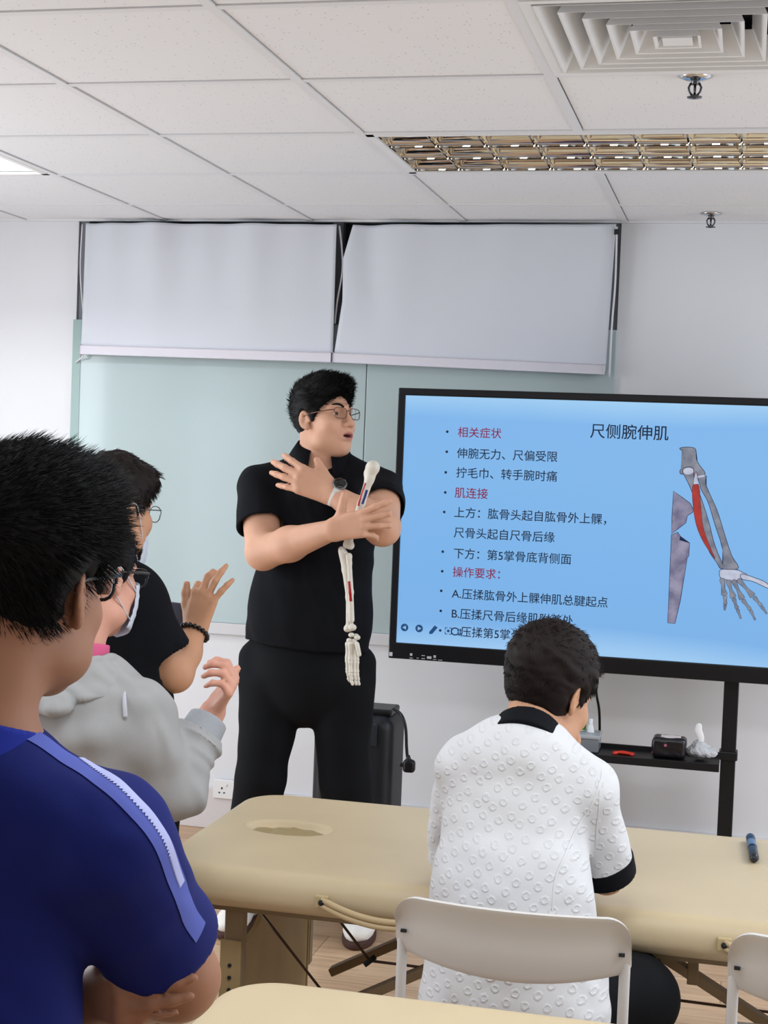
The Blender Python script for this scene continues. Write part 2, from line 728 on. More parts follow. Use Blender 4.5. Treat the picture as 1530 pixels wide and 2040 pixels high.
struct(box('floor', (XL - 0.2, YB - 0.2, -0.1), (XR + 0.2, WY + 0.2, 0), floor_mat()))

# ceiling: lay-in tiles over a void, with openings for the fittings
bm = bmesh.new()
bars = bmesh.new()
skip = set()
for i in (2, 3):
    skip.add((i, 2))
for i in (-2, -1):
    skip.add((i, 2))
skip.add((3, 0))
for i in range(-4, 10):
    for j in range(-10, 6):
        if (i, j) in skip:
            continue
        xa, xb = GX + i * GS + 0.0155, GX + (i + 1) * GS - 0.011
        ya, yb = GY + j * GS + 0.011, GY + (j + 1) * GS - 0.0135
        xa, xb, yb = max(xa, XL), min(xb, XR), min(yb, WY)
        if xb - xa < 0.02 or yb - ya < 0.02 or yb < YB:
            continue
        bx(bm, (xa, ya, CEIL), (xb, yb, CEIL + 0.016))
bx(bm, (XL - 0.2, YB - 0.2, 2.62), (XR + 0.2, WY + 0.2, 2.7))
struct(from_bm('ceiling', bm, tile_mat()))
for i in range(-3, 9):
    x = GX + i * GS
    spans = [(YB, WY)]
    if i in (3, -1):
        spans = [(YB, GY + 2 * GS), (GY + 3 * GS, WY)]
    for a, b in spans:
        bx(bars, (x - 0.012, a, CEIL - 0.004), (x + 0.012, b, CEIL + 0.004))
for j in range(-9, 5):
    bx(bars, (XL, GY + j * GS - 0.012, CEIL - 0.0035), (XR, GY + j * GS + 0.012, CEIL + 0.0035))
bx(bars, (XL, WY - 0.02, CEIL - 0.006), (XR, WY, CEIL + 0.006))
struct(from_bm('trim_1', bars, M_GRID))

WX0, WX1, BZ0, BZ1 = -2.645, -0.487, 0.82, 2.0
bm = bmesh.new()
bx(bm, (XL - 0.2, WY, 0), (WX0, WY + 0.2, 2.7))
bx(bm, (WX1, WY, 0), (XR + 0.2, WY + 0.2, 2.7))
bx(bm, (WX0, WY, 0), (WX1, WY + 0.2, BZ0))
bx(bm, (WX0, WY + 0.17, BZ0), (WX1, WY + 0.2, 2.7))
bx(bm, (WX0, WY, CEIL), (WX1, WY + 0.2, 2.7))
struct(from_bm('wall_back', bm, M_WALL))
w1 = struct(empty('window_1', (WX0, WY, BZ0)))
box('dark_pane', (WX0, WY + 0.05, BZ1 + 0.005), (WX1, WY + 0.06, CEIL), M_DARKGAP, w1)
box('frosted_pane', (WX0, WY - 0.012, BZ0), (-1.4325, WY + 0.02, BZ1), M_GLASSBOARD, w1, 0.002)
box('frosted_pane', (-1.4295, WY - 0.012, BZ0), (WX1, WY + 0.02, BZ1), M_GLASSBOARD, w1, 0.002)
box('green_edge', (WX0 - 0.006, WY - 0.014, BZ0), (WX0 + 0.03, WY - 0.011, BZ1), M_GLASSEDGE, w1)
for mx_ in (WX0 + 0.02, -1.57, WX1 - 0.02):
    box('mullion', (mx_ - 0.02, WY + 0.01, BZ1), (mx_ + 0.02, WY + 0.05, CEIL), mat('mullion_grey', '6f7478', 0.4, 0.4), w1)
struct(box('trim_2', (WX0, WY - 0.022, BZ0 - 0.045), (WX1, WY, BZ0), mat('ledge_grey', 'cfcfd1', 0.5, 0.3), None, 0.003))
struct(box('baseboard_back', (XL, WY - 0.016, 0), (XR, WY, 0.162), mat('skirting_paint', 'd3cdcd', 0.5, 0.3), None, 0.003))

# left wall with two daylight windows, rear wall behind the camera, right wall with a window added to brighten the ceiling
bm = bmesh.new()
zs0, zs1 = 0.12, 1.87
ws = [(-0.9, 1.3), (2.36, 4.58)]
ys = [YB - 0.2] + [v for p in ws for v in p] + [WY + 0.2]
for k in range(0, len(ys), 2):
    bx(bm, (XL - 0.15, ys[k], 0), (XL, ys[k + 1], 2.7))
for a, b in ws:
    bx(bm, (XL - 0.15, a, 0), (XL, b, zs0))
    bx(bm, (XL - 0.15, a, zs1), (XL, b, 2.7))
struct(from_bm('wall_left', bm, M_WALL))
for n, (a, b) in enumerate(ws):
    bm = bmesh.new()
    for y in (a, (a + b) / 2 - 0.02, b - 0.04):
        bx(bm, (XL - 0.1, y, zs0), (XL - 0.04, y + 0.04, zs1))
    for z in (zs0, zs1 - 0.04):
        bx(bm, (XL - 0.1, a, z), (XL - 0.04, b, z + 0.04))
    struct(from_bm('window_%d' % (n + 2), bm, M_WHITE))
bm = bmesh.new()
bx(bm, (XR, YB - 0.2, 0), (XR + 0.15, 2.38, 2.7))
bx(bm, (XR, 4.42, 0), (XR + 0.15, WY + 0.2, 2.7))
bx(bm, (XR, 2.38, 0), (XR + 0.15, 4.42, zs0))
bx(bm, (XR, 2.38, zs1), (XR + 0.15, 4.42, 2.7))
struct(from_bm('wall_right', bm, M_WALL))
bm = bmesh.new()
for y in (2.38, 3.38, 4.38):
    bx(bm, (XR + 0.04, y, zs0), (XR + 0.1, y + 0.04, zs1))
for z in (zs0, zs1 - 0.04):
    bx(bm, (XR + 0.04, 2.38, z), (XR + 0.1, 4.42, z + 0.04))
struct(from_bm('window_4', bm, M_WHITE))  # frame of the made-up window that goes with the right-hand fill
struct(box('wall_rear', (XL - 0.2, YB - 0.15, 0), (XR + 0.2, YB, 2.7), M_WALL))


# ------------------------------------------------------------------ ceiling fittings
def louvre_light(name, x0, x1, y0, y1, label, lit):
    t = empty(name, ((x0 + x1) / 2, (y0 + y1) / 2, CEIL), label, 'ceiling light', 'recessed ceiling lights')
    bm = bmesh.new()
    z1 = CEIL + 0.10
    bx(bm, (x0, y0, z1), (x1, y1, z1 + 0.01))
    for a, b in (((x0, y0), (x1, y0 + 0.004)), ((x0, y1 - 0.004), (x1, y1)), ((x0, y0), (x0 + 0.004, y1)), ((x1 - 0.004, y0), (x1, y1))):
        bx(bm, (*a, CEIL), (*b, z1))
    from_bm('housing', bm, M_WHITE, t)
    bm = bmesh.new()
    for a, b in (((x0, y0), (x1, y0 + 0.022)), ((x0, y1 - 0.022), (x1, y1)), ((x0, y0), (x0 + 0.022, y1)), ((x1 - 0.022, y0), (x1, y1))):
        bx(bm, (*a, CEIL - 0.005), (*b, CEIL + 0.003))
    from_bm('rim', bm, M_WHITE, t)
    return t, z1


def wedge(a, b, z0, z1, wt, wb, sag=0.0, n=6):
    """curved V blade along a->b, wide at top and narrow at the lower edge"""
    a, b = np.array([*a, 0.0]), np.array([*b, 0.0])
    d = nrm(b - a)
    s = np.array([-d[1], d[0], 0])
    V, F = [], []
    for e in (a, b):
        for side in (-1, 1):
            for q in range(n + 1):
                u = q / n
                wq = wb + (wt - wb) * u ** 2
                V.append(e + s * side * wq / 2 + np.array([0, 0, z0 + (z1 - z0) * u]))
    m = n + 1
    for side in (0, 1):
        for q in range(n):
            F.append([side * m + q, side * m + q + 1, 2 * m + side * m + q + 1, 2 * m + side * m + q])
    F.append([0, m, 3 * m, 2 * m])
    return np.array(V), F


FX0, FX1, FY0, FY1 = GX + 2 * GS + 0.012, GX + 4 * GS - 0.012, GY + 2 * GS + 0.012, GY + 3 * GS - 0.012
t, z1 = louvre_light('louvre_ceiling_light', FX0, FX1, FY0, FY1, 'recessed ceiling light with a mirrored square louvre grid, above the wall screen', True)
iw = (FY1 - FY0 - 0.044) / 3
for k in range(3):
    yc = FY0 + 0.022 + iw * (k + 0.5)
    geo = []
    # long side reflectors
    for side in (-1, 1):
        geo.append(wedge((FX0 + 0.022, yc + side * (iw / 2 - 0.0005)), (FX1 - 0.022, yc + side * (iw / 2 - 0.0005)), CEIL - 0.001, CEIL + 0.06, 0.125, 0.006))
    V, F = join_geo(geo)
    add_mesh('reflector', V, F, M_MIRROR, t)
    geo = []
    ncell = 8
    for q in range(ncell + 1):
        xq = FX0 + 0.022 + (FX1 - FX0 - 0.044) * q / ncell
        geo.append(wedge((xq, yc - iw / 2), (xq, yc + iw / 2), CEIL, CEIL + 0.05, 0.12, 0.005))
    V, F = join_geo(geo)
    add_mesh('cross_blades', V, F, M_MIRROR, t)
    tube('fluorescent_tube', [(FX0 + 0.05, yc, CEIL + 0.075), (FX1 - 0.05, yc, CEIL + 0.075)], 0.013,
         mat('tube_glow', 'fffaf0', 0.5, 0.3, emit='fff6e8', estr=10.0), t)

# bright fitting at the left edge of the frame
GX0, GX1 = GX - 2 * GS + 0.012, GX - 0.012
t, z1 = louvre_light('ceiling_light', GX0, GX1, FY0, FY1, 'lit recessed ceiling light with white reflectors at the left edge', True)
V, F = [], []
nn = 16
for k, xq in enumerate((GX0 + 0.03, GX1 - 0.03)):
    for q in range(nn + 1):
        a = PI * q / nn
        V.append((xq, (FY0 + FY1) / 2 - math.cos(a) * 0.26, CEIL + 0.004 + math.sin(a) * 0.085))
for q in range(nn):
    F.append([q, q + 1, nn + 2 + q, nn + 1 + q])
add_mesh('reflector', V, F, M_WHITE, t)
tube('lamp_cover', [(GX0 + 0.1, (FY0 + FY1) / 2 - 0.02, CEIL + 0.02), (GX1 - 0.14, (FY0 + FY1) / 2 - 0.02, CEIL + 0.02)], 0.075,
     mat('perforated_grey', 'a8aab2', 0.5, 0.3), t, 16, ((0, 0, 1), 0.45))
for yy in (FY0 + 0.13, FY1 - 0.13):
    tube('fluorescent_tube', [(GX0 + 0.06, yy, CEIL + 0.045), (GX1 - 0.06, yy, CEIL + 0.045)], 0.013, mat('tube_glow_bright', 'ffffff', 0.5, 0.3, emit='f8fbff', estr=60.0), t)

# air diffuser
DX0, DX1, DY0, DY1 = GX + 3 * GS + 0.012, GX + 4 * GS - 0.012, GY + 0.012, GY + GS - 0.012
dc = ((DX0 + DX1) / 2, (DY0 + DY1) / 2)
t = empty('air_diffuser', (dc[0], dc[1], CEIL), 'white square four-way ceiling air diffuser with nested louvre rings', 'air vent')


def ring_geo(h0, z0, h1, z1_, th):
    V, F = [], []
    for hh, zz in ((h0, z0), (h1, z1_), (h1 - th, z1_), (h0 - th, z0 + 0.001)):
        for sx, sy in ((-1, -1), (1, -1), (1, 1), (-1, 1)):
            V.append((dc[0] + sx * hh, dc[1] + sy * hh, zz))
    for k in range(4):
        for j in range(4):
            F.append([k * 4 + j, k * 4 + (j + 1) % 4, ((k + 1) % 4) * 4 + (j + 1) % 4, ((k + 1) % 4) * 4 + j])
    return np.array(V), F


hs = (DX1 - DX0) / 2
add_mesh('outer_frame', *ring_geo(hs, CEIL - 0.006, hs - 0.001, CEIL + 0.004, 0.022), M_WHITE, t, False)
box('duct_box', (dc[0] - hs, dc[1] - hs, CEIL + 0.1), (dc[0] + hs, dc[1] + hs, CEIL + 0.11), mat('duct_dark', '303236', 0.8, 0.1), t)
nr = 6
for k in range(nr):
    ho = (hs - 0.028) * (1 - k / nr) + 0.004
    add_mesh('louvre_ring', *ring_geo(ho, CEIL - 0.008 - 0.001 * k, ho - 0.026, CEIL + 0.05, 0.005), M_WHITE, t, False)
box('centre_plate', (dc[0] - 0.03, dc[1] - 0.03, CEIL - 0.012), (dc[0] + 0.03, dc[1] + 0.03, CEIL - 0.008), M_WHITE, t)


def sprinkler(p, label):
    t = empty('fire_sprinkler', p, label, 'sprinkler', 'chrome ceiling sprinklers')
    c = Vector(p)
    lathe('flange', c, [(0, 0), (0.036, 0), (0.037, -0.003), (0.022, -0.009), (0.013, -0.011), (0, -0.011)], M_CHROME, t, 24)
    g = [lathe_geo(c, [(0.009, -0.01), (0.009, -0.02), (0.0, -0.021)], 12)]
    for s in (-1, 1):
        g.append(tube_geo([c + Vector((s * 0.009, 0, -0.016)), c + Vector((s * 0.014, 0, -0.026)), c + Vector((s * 0.012, 0, -0.036)), c + Vector((s * 0.003, 0, -0.046))], 0.0026, 8))
    V, F = join_geo(g)
    add_mesh('yoke', V, F, mat('dark_chrome', '5c5e63', 0.2, 0.5, metal=1.0), t)
    tube('bulb', [c + Vector((0, 0, -0.02)), c + Vector((0, 0, -0.043))], 0.003, mat('dark_chrome', '5c5e63'), t)
    lathe('deflector', c, [(0, -0.046), (0.017, -0.047), (0.017, -0.049), (0.004, -0.05), (0, -0.052)], mat('dark_chrome', '5c5e63'), t, 16)


sprinkler((-0.152, 3.54, CEIL), 'chrome ceiling sprinkler just in front of the air diffuser')
sprinkler((-0.16, 5.50, CEIL), 'chrome ceiling sprinkler close to the back wall')


# ------------------------------------------------------------------ blinds
def blind(label, corners, seed, wav, fold_corner=False):
    """corners: four photo points tl, tr, bl, br taken at the depth of the cloth"""
    tl, tr, bl, br = [np.array(at(x, y, WY - 0.05)) for x, y in corners]
    root = empty('roller_blind', tuple((tl + tr) / 2), label, 'blind', 'white roller blinds')
    nu, nv = 60, 40
    V = []
    for j in range(nv + 1):
        v = j / nv
        for i in range(nu + 1):
            u = i / nu
            p = (tl * (1 - u) + tr * u) * (1 - v) + (bl * (1 - u) + br * u) * v
            off = wav * (1 - v) ** 1.2 * (math.sin(u * 15 + seed) * 0.5 + math.sin(u * 33 + seed * 2) * 0.3) * math.exp(-u * 1.0) + 0.004 * math.sin(u * 5 + v * 3)
            if fold_corner:
                # upper left corner is pulled across and curls back
                q = max(0.0, 1 - u * 9) * max(0.0, 1 - abs(v - 0.25) * 3.2)
                p = p + np.array([-0.022 * q, 0, 0])
                off += 0.03 * math.exp(-((u - 0.06 - 0.1 * v) / 0.05) ** 2) * max(0, 1 - v * 1.2)
            V.append(p + np.array([0, -abs(off) if False else off, 0]))
    F = []
    for j in range(nv):
        for i in range(nu):
            a = j * (nu + 1) + i
            F.append([a, a + 1, a + nu + 2, a + nu + 1])
    o = add_mesh('cloth', V, F, M_BLIND, root)
    md = o.modifiers.new('thickness', 'SOLIDIFY')
    md.thickness = 0.0012
    d = nrm(br - bl)
    b = bar('bottom_bar', bl + (0, 0, 0.006), br - d * 0.003 + (0, 0, 0.006), 0.022, 0.036, M_BLINDBAR, root, bev=0.004)
    return root


bl1 = blind('left roller blind with soft creases at its upper left', [(166, 443), (671, 447), (161, 700), (662, 716)], 0.6, 0.042)
bl2 = blind('right roller blind with a pulled upper left corner', [(704, 447), (1228, 447), (664, 716), (1206, 740)], 2.0, 0.014, True)
tube('pull_cord', spline([at(1229, 452, WY - 0.075), at(1226, 560, WY - 0.078), at(1219, 650, WY - 0.08), at(1214, 752, WY - 0.075)], 24), 0.0035, M_BLINDBAR, bl2)
box('cord_clip', tuple(np.array(at(1229, 462, WY - 0.078)) - 0.009), tuple(np.array(at(1229, 462, WY - 0.078)) + 0.009), M_DARKGAP, bl2)
tube('pull_cord', spline([at(164, 447, WY - 0.03), at(160, 540, WY - 0.03), at(167, 640, WY - 0.03), at(166, 704, WY - 0.05), at(158, 716, WY - 0.03), at(151, 722, WY - 0.018)], 30), 0.003, M_BLINDBAR, bl1)
tube('pull_cord', spline([at(676, 450, WY - 0.03), at(683, 530, WY - 0.03), at(672, 600, WY - 0.03), at(667, 645, WY - 0.03)], 20), 0.004, M_BLINDBAR, bl1)

# wall socket
sc0, sc1 = at(427, 1551, WY - 0.016), at(463, 1592, WY - 0.016)
so = empty('wall_socket', tuple((sc0 + sc1) / 2), 'white three-pin wall socket low on the back wall', 'socket')
sx0, sx1, sz0, sz1 = sc0[0], sc0[0] + 0.145, sc1[2], sc0[2]
box('plate', (sx0, WY - 0.026, sz0), (sx1, WY - 0.016, sz1), M_WHITE, so, 0.003)
for q, xx in enumerate((sx0 + 0.036, sx0 + 0.106)):
    zc = (sz0 + sz1) / 2 - 0.006
    bm = bmesh.new()
    bx(bm, (xx - 0.003, WY - 0.0268, zc + 0.006), (xx + 0.003, WY - 0.0258, zc + 0.014))
    for s in (-1, 1):
        bx(bm, (xx + s * 0.010 - 0.0035, WY - 0.0268, zc - 0.010), (xx + s * 0.010 + 0.0035, WY - 0.0258, zc - 0.005))
    from_bm('pin_holes', bm, M_DARKGAP, so)
    box('rocker', (xx + 0.012, WY - 0.029, zc + 0.017), (xx + 0.022, WY - 0.0255, zc + 0.028), M_WHITE, so, 0.001)

# ================================================================== FURNITURE
def massage_table(x0, y0, top, L, W, label, left_frame, group='cream massage tables'):
    """x0,y0: left near corner of the upholstery"""
    root = empty('massage_table', (x0, y0, 0), label, 'massage table', group)
    th, r = 0.085, 0.04
    v = Vol(axis((x0 - 0.02, x0 + 0.5, 0.008), (x0 + 0.5, x0 + L + 0.02, 0.02)), axis((y0 - 0.02, y0 + W + 0.02, 0.008)), axis((top - th - 0.015, top + 0.015, 0.005)))
    c = np.array([x0 + L / 2, y0 + W / 2, top - th / 2])
    hx_, hy_, cr = L / 2, W / 2, 0.11

    def pad(X, Y, Z):
        q0, q1 = np.abs(X - c[0]) - (hx_ - cr), np.abs(Y - c[1]) - (hy_ - cr)
        d2 = np.sqrt(np.maximum(q0, 0) ** 2 + np.maximum(q1, 0) ** 2) + np.minimum(np.maximum(q0, q1), 0) - cr
        w0, w1 = d2 + r, np.abs(Z - c[2]) - th / 2 + r
        return np.sqrt(np.maximum(w0, 0) ** 2 + np.maximum(w1, 0) ** 2) + np.minimum(np.maximum(w0, w1), 0) - r
    pad.lo, pad.hi = c - (hx_, hy_, th / 2), c + (hx_, hy_, th / 2)
    v.add(pad, 0.001)
    hc = np.array([x0 + 0.205, y0 + W * 0.53, top])
    v.cut(ell(hc + (0, 0, 0.003), (0.1, 0.062, 0.032)), 0.006)
    solid('upholstery', v, M_VINYL, root, 0)
    # stuffed plug sunk in the face hole
    pv = Vol(axis((hc[0] - 0.12, hc[0] + 0.12, 0.004)), axis((hc[1] - 0.09, hc[1] + 0.09, 0.004)), axis((top - 0.06, top + 0.01, 0.003)))
    pv.add(ell(hc + (0, 0, -0.021), (0.094, 0.057, 0.017)), 0.001)
    solid('face_hole_plug', pv, mat('plug_vinyl', '9a8862', 0.5, 0.3), root, 1, None, [(3, 60, 0.004)])
    zb = top - th
    box('frame_rail', (x0 + 0.05, y0 + 0.075, zb - 0.022), (x0 + L - 0.05, y0 + 0.095, zb + 0.004), M_BEECHD, root)
    box('frame_rail', (x0 + 0.05, y0 + W - 0.095, zb - 0.022), (x0 + L - 0.05, y0 + W - 0.075, zb + 0.004), M_BEECHD, root)
    return root


T1X, T1Y, TTOP, TL, TW = -1.185, 2.945, 0.655, 1.86, 0.725
t1 = massage_table(T1X, T1Y, TTOP, TL, TW, 'cream padded massage table with face hole, in front of the standing presenter', True)
ZB = TTOP - 0.085


def table_end(root, lx, ya, yb, sgn):
    for yy in (ya, yb):
        lg = box('leg', (lx - 0.021, yy - 0.014, 0.26), (lx + 0.021, yy + 0.014, ZB + 0.003), M_BEECHD, root, 0.003)
        bm = bmesh.new()
        bx(bm, (lx - 0.027, yy - 0.017 - 0.004, 0.0), (lx + 0.019, yy - 0.013, ZB - 0.085 if yy == ya else ZB - 0.02), 0.002)
        ex = from_bm('leg_extension', bm, M_BEECH, lg)
        bm = bmesh.new()
        for k in range(13):
            zz = 0.432 - k * 0.0262
            bmesh.ops.create_cone(bm, cap_ends=True, segments=12, radius1=0.0042, radius2=0.0042, depth=0.004,
                                  matrix=Matrix.Translation((lx - 0.004, yy - 0.0215, zz)) @ Matrix.Rotation(PI / 2, 4, 'X'))
        from_bm('adjustment_holes', bm, M_DARKGAP, lg)
        lathe('foot_cap', (lx - 0.004, yy - 0.016, 0), [(0, 0), (0.02, 0), (0.02, 0.012), (0, 0.012)], M_BLACKPL, lg, 14)
    # panel between the legs with a sloped cut-out at the top
    y1, y2 = ya + 0.012, yb - 0.014
    prof = [(y1, 0.08), (y2, 0.08), (y2, ZB - 0.005), (3.315, ZB - 0.005), (3.20, ZB - 0.065), (3.14, ZB - 0.092), (y1, ZB - 0.105)]
    V = [(lx + 0.004, y, z) for y, z in prof] + [(lx + 0.016, y, z) for y, z in prof]
    n = len(prof)
    F = [list(range(n))[::-1], list(range(n, 2 * n))] + [[k, (k + 1) % n, n + (k + 1) % n, n + k] for k in range(n)]
    add_mesh('end_panel', V, F, mat('panel_wood', 'a08a60', 0.5, 0.3, noise=0.1, nscale=10), root, False)


lxL = float(at(470, 1850, T1Y + 0.095)[0])
table_end(t1, lxL, T1Y + 0.095, T1Y + TW - 0.10, 1)
table_end(t1, T1X + TL - (lxL - T1X), T1Y + 0.095, T1Y + TW - 0.10, -1)
cxT = T1X + TL / 2
for yy in (T1Y + 0.16, T1Y + TW - 0.17):
    for sgn, pa_, pb_ in ((-1, (1010, 1866), (560, 2058)), (1, (1262, 1870), (1620, 2104))):
        a, b_ = np.array(at(*pa_, 3.12)), np.array(at(*pb_, 3.12))
        a[1] = b_[1] = yy + 0.03
        bar('brace', a, b_, 0.02, 0.034, M_BEECHD, t1, (0, 1, 0), 0.003)
    hpx = float(at(1381, 1920, 3.12)[0])
    box('hinge_post', (hpx - 0.011, yy + 0.012, ZB - 0.10), (hpx + 0.011, yy + 0.032, ZB + 0.002), M_BEECHD, t1, 0.002)
# wire cables with their hub
hb = np.array(at(737, 1914, T1Y + 0.2))
tube('hub', [hb + (-0.010, -0.008, -0.008), hb + (0.010, 0.006, 0.008)], 0.006, M_DARKGAP, t1)
for pa, pb in (((655, 1806), (737, 1914)), ((737, 1914), (1020, 1950)), ((520, 1818), (640, 1972))):
    tube('cable', [at(*pa, T1Y + 0.2), at(*pb, T1Y + 0.2)], 0.003, mat('cable_brown', '4a382b', 0.5, 0.3), t1)
tube('cable', [at(1100, 1960, T1Y + 0.25), at(1560, 2020, T1Y + 0.25)], 0.003, mat('cable_brown', '4a382b'), t1)


def carry_handle(root, pa, pb, sag):
    bp = np.array(at(*pa, T1Y - 0.006))
    br_ = box('handle_bracket', bp + (-0.014, -0.004, -0.013), bp + (0.014, 0.008, 0.013), mat('bracket_cream', 'b9a67e', 0.4, 0.3), root, 0.003)
    lathe('screw', bp + (0.0, -0.005, 0), [(0.006, 0), (0.006, -0.002), (0, -0.003)], M_DARKGAP, br_, 12, (0, 1, 0))
    ep = np.array(at(*pb, T1Y - 0.006))
    pts = []
    for k in range(21):
        u = k / 20
        p = bp * (1 - u) + ep * u + np.array([0, -0.022 * math.sin(PI * u), -sag * math.sin(PI * u) ** 0.8])
        pts.append(p)
    for dz in (0.006, -0.006):
        tube('handle_strap', [p + np.array([0, 0, dz]) for p in pts], 0.0065, mat('strap_vinyl', 'bfa983', 0.5, 0.3), root, 10)


carry_handle(t1, (641, 1797), (905, 1832), 0.022)
carry_handle(t1, (1443, 1882), (1700, 1910), 0.022)

t2 = massage_table(-0.795, 1.665, TTOP, TL, TW, 'cream padded massage table in the near foreground at the bottom edge', False)
for xx in (-0.795 + 0.14, -0.795 + TL - 0.14):
    for yy in (1.665 + 0.095, 1.665 + TW - 0.1):
        box('leg', (xx - 0.021, yy - 0.014, 0), (xx + 0.021, yy + 0.014, ZB + 0.003), M_BEECHD, t2, 0.003)


# ------------------------------------------------------------------ chairs
def chair(label):
    root = empty('chair', (0, 0, 0), label, 'chair', 'white plastic chairs')
    w = 0.412
    nu, nv = 40, 14
    ytop = lambda u: 0.757 - 0.009 * (1 - (2 * u - 1) ** 2)
    V, F = [], []

    def outline(u):
        e = abs(2 * u - 1)
        rx = 0.16
        top = 0.755
        bot = 0.655 - 0.030 * (1 - e ** 2)
        if e > 0.8:
            q = (e - 0.8) / 0.2
            top -= 0.040 * (1 - math.sqrt(max(0, 1 - q * q)))
        if e > 0.93:
            q = (e - 0.93) / 0.07
            bot += 0.012 * (1 - math.sqrt(max(0, 1 - q * q)))
        return bot, top
    for j in range(nv + 1):
        for i in range(nu + 1):
            u = 0.5 - 0.5 * math.cos(PI * i / nu)
            b_, t_ = outline(u)
            v = j / nv
            z = b_ + (t_ - b_) * v
            yy = -0.034 * (1 - (2 * u - 1) ** 2) + 0.012 * (2 * v - 1) ** 2 * (-1 if v > 0.5 else 0.4) - 0.012 * v
            V.append((-w / 2 + w * u, yy, z))
    for j in range(nv):
        for i in range(nu):
            a = j * (nu + 1) + i
            F.append([a, a + 1, a + nu + 2, a + nu + 1])
    nb_ = len(V)
    V += [(x * 0.985, y + 0.013, z - 0.0006 * (1 if z > 0.7 else -1)) for x, y, z in V]
    F = [f[::-1] for f in F] + [[q + nb_ for q in f] for f in F]
    F = [f[::-1] for f in F]
    rim = list(range(nu + 1)) + [j * (nu + 1) + nu for j in range(1, nv + 1)] + [nv * (nu + 1) + i for i in range(nu - 1, -1, -1)] + [j * (nu + 1) for j in range(nv - 1, 0, -1)]
    for a, b_ in zip(rim, rim[1:] + rim[:1]):
        F.append([b_, a, a + nb_, b_ + nb_])
    bk = add_mesh('backrest', V, F, M_CHAIR, root)
    md = bk.modifiers.new('round', 'BEVEL')
    md.width = 0.003
    md.segments = 2
    md.limit_method = 'ANGLE'
    md.angle_limit = math.radians(50)
    for s in (-1, 1):
        box('screw_cap', (s * (w / 2 - 0.016) - 0.005, -0.016, 0.686), (s * (w / 2 - 0.016) + 0.005, -0.010, 0.691), M_DARKGAP, bk)
    # seat shell
    V, F = [], []
    n = 16
    for j in range(n + 1):
        for i in range(n + 1):
            u, v = 2 * i / n - 1, 2 * j / n - 1
            x = u * 0.2 * math.sqrt(1 - 0.25 * v * v * 0.4)
            y = 0.23 + v * 0.19 * math.sqrt(1 - 0.25 * u * u * 0.4)
            V.append((x, y, 0.445 - 0.012 * (1 - u * u) * (1 - v * v)))
    for j in range(n):
        for i in range(n):
            a = j * (n + 1) + i
            F.append([a, a + 1, a + n + 2, a + n + 1])
    st = add_mesh('seat', V, F, M_CHAIR, root)
    md = st.modifiers.new('thickness', 'SOLIDIFY')
    md.thickness = 0.012
    for s in (-1, 1):
        x = s * (w / 2 - 0.011)
        # rear post runs forward and down to the front foot, the other leg crosses it
        tube('leg', spline([(x, 0.006, 0.70), (x, 0.012, 0.5), (x, 0.10, 0.28), (x, 0.36, 0.012)], 24), 0.0095, M_CHAIRT, root, 12)
        x2 = s * (w / 2 - 0.032)
        tube('leg', spline([(x2, 0.40, 0.432), (x2, 0.26, 0.25), (x2, 0.0, 0.012)], 20), 0.0095, M_CHAIRT, root, 12)
        for yy, xx in ((0.36, x), (0.0, x2)):
            lathe('foot_cap', (xx, yy, 0), [(0, 0), (0.013, 0), (0.012, 0.02), (0, 0.02)], M_CHAIR, root, 12)
    return root


c1 = chair('white plastic chair with the white-shirted person sitting on it')
c1.location = (-0.356, 2.60, 0)
c2 = copy_tree(c1)
c2['label'] = 'empty white plastic chair cut off by the right edge of the frame'
c2.location = (0.009 + 0.206, 2.60, 0)


# ------------------------------------------------------------------ wall screen on a stand
TVY = 5.22
k_ = TVY / 5.25
TX0, TX1 = -1.203 * k_, 0.50
TZ1, TZ0 = EYE + (1.747 - EYE) * k_, EYE + (0.789 - EYE) * k_
SX0, SX1 = -1.177 * k_, 0.474
SZ1, SZ0 = EYE + (1.721 - EYE) * k_, EYE + (0.846 - EYE) * k_
tv = empty('interactive_display', ((TX0 + TX1) / 2, TVY, TZ0), 'large black-framed flat display showing a blue slide of an arm muscle', 'display screen')
bm = bmesh.new()
bx(bm, (TX0, TVY, SZ1), (TX1, TVY + 0.07, TZ1), 0.004)
bx(bm, (TX0, TVY, TZ0), (TX1, TVY + 0.07, SZ0), 0.004)
bx(bm, (TX0, TVY + 0.0005, SZ0 - 0.01), (SX0, TVY + 0.07, SZ1 + 0.01), 0.003)
bx(bm, (SX1, TVY + 0.0005, SZ0 - 0.01), (TX1, TVY + 0.07, SZ1 + 0.01), 0.003)
bx(bm, (TX0 + 0.01, TVY + 0.02, TZ0 + 0.01), (TX1 - 0.01, TVY + 0.075, TZ1 - 0.01))
from_bm('bezel', bm, M_BLACKPL, tv)


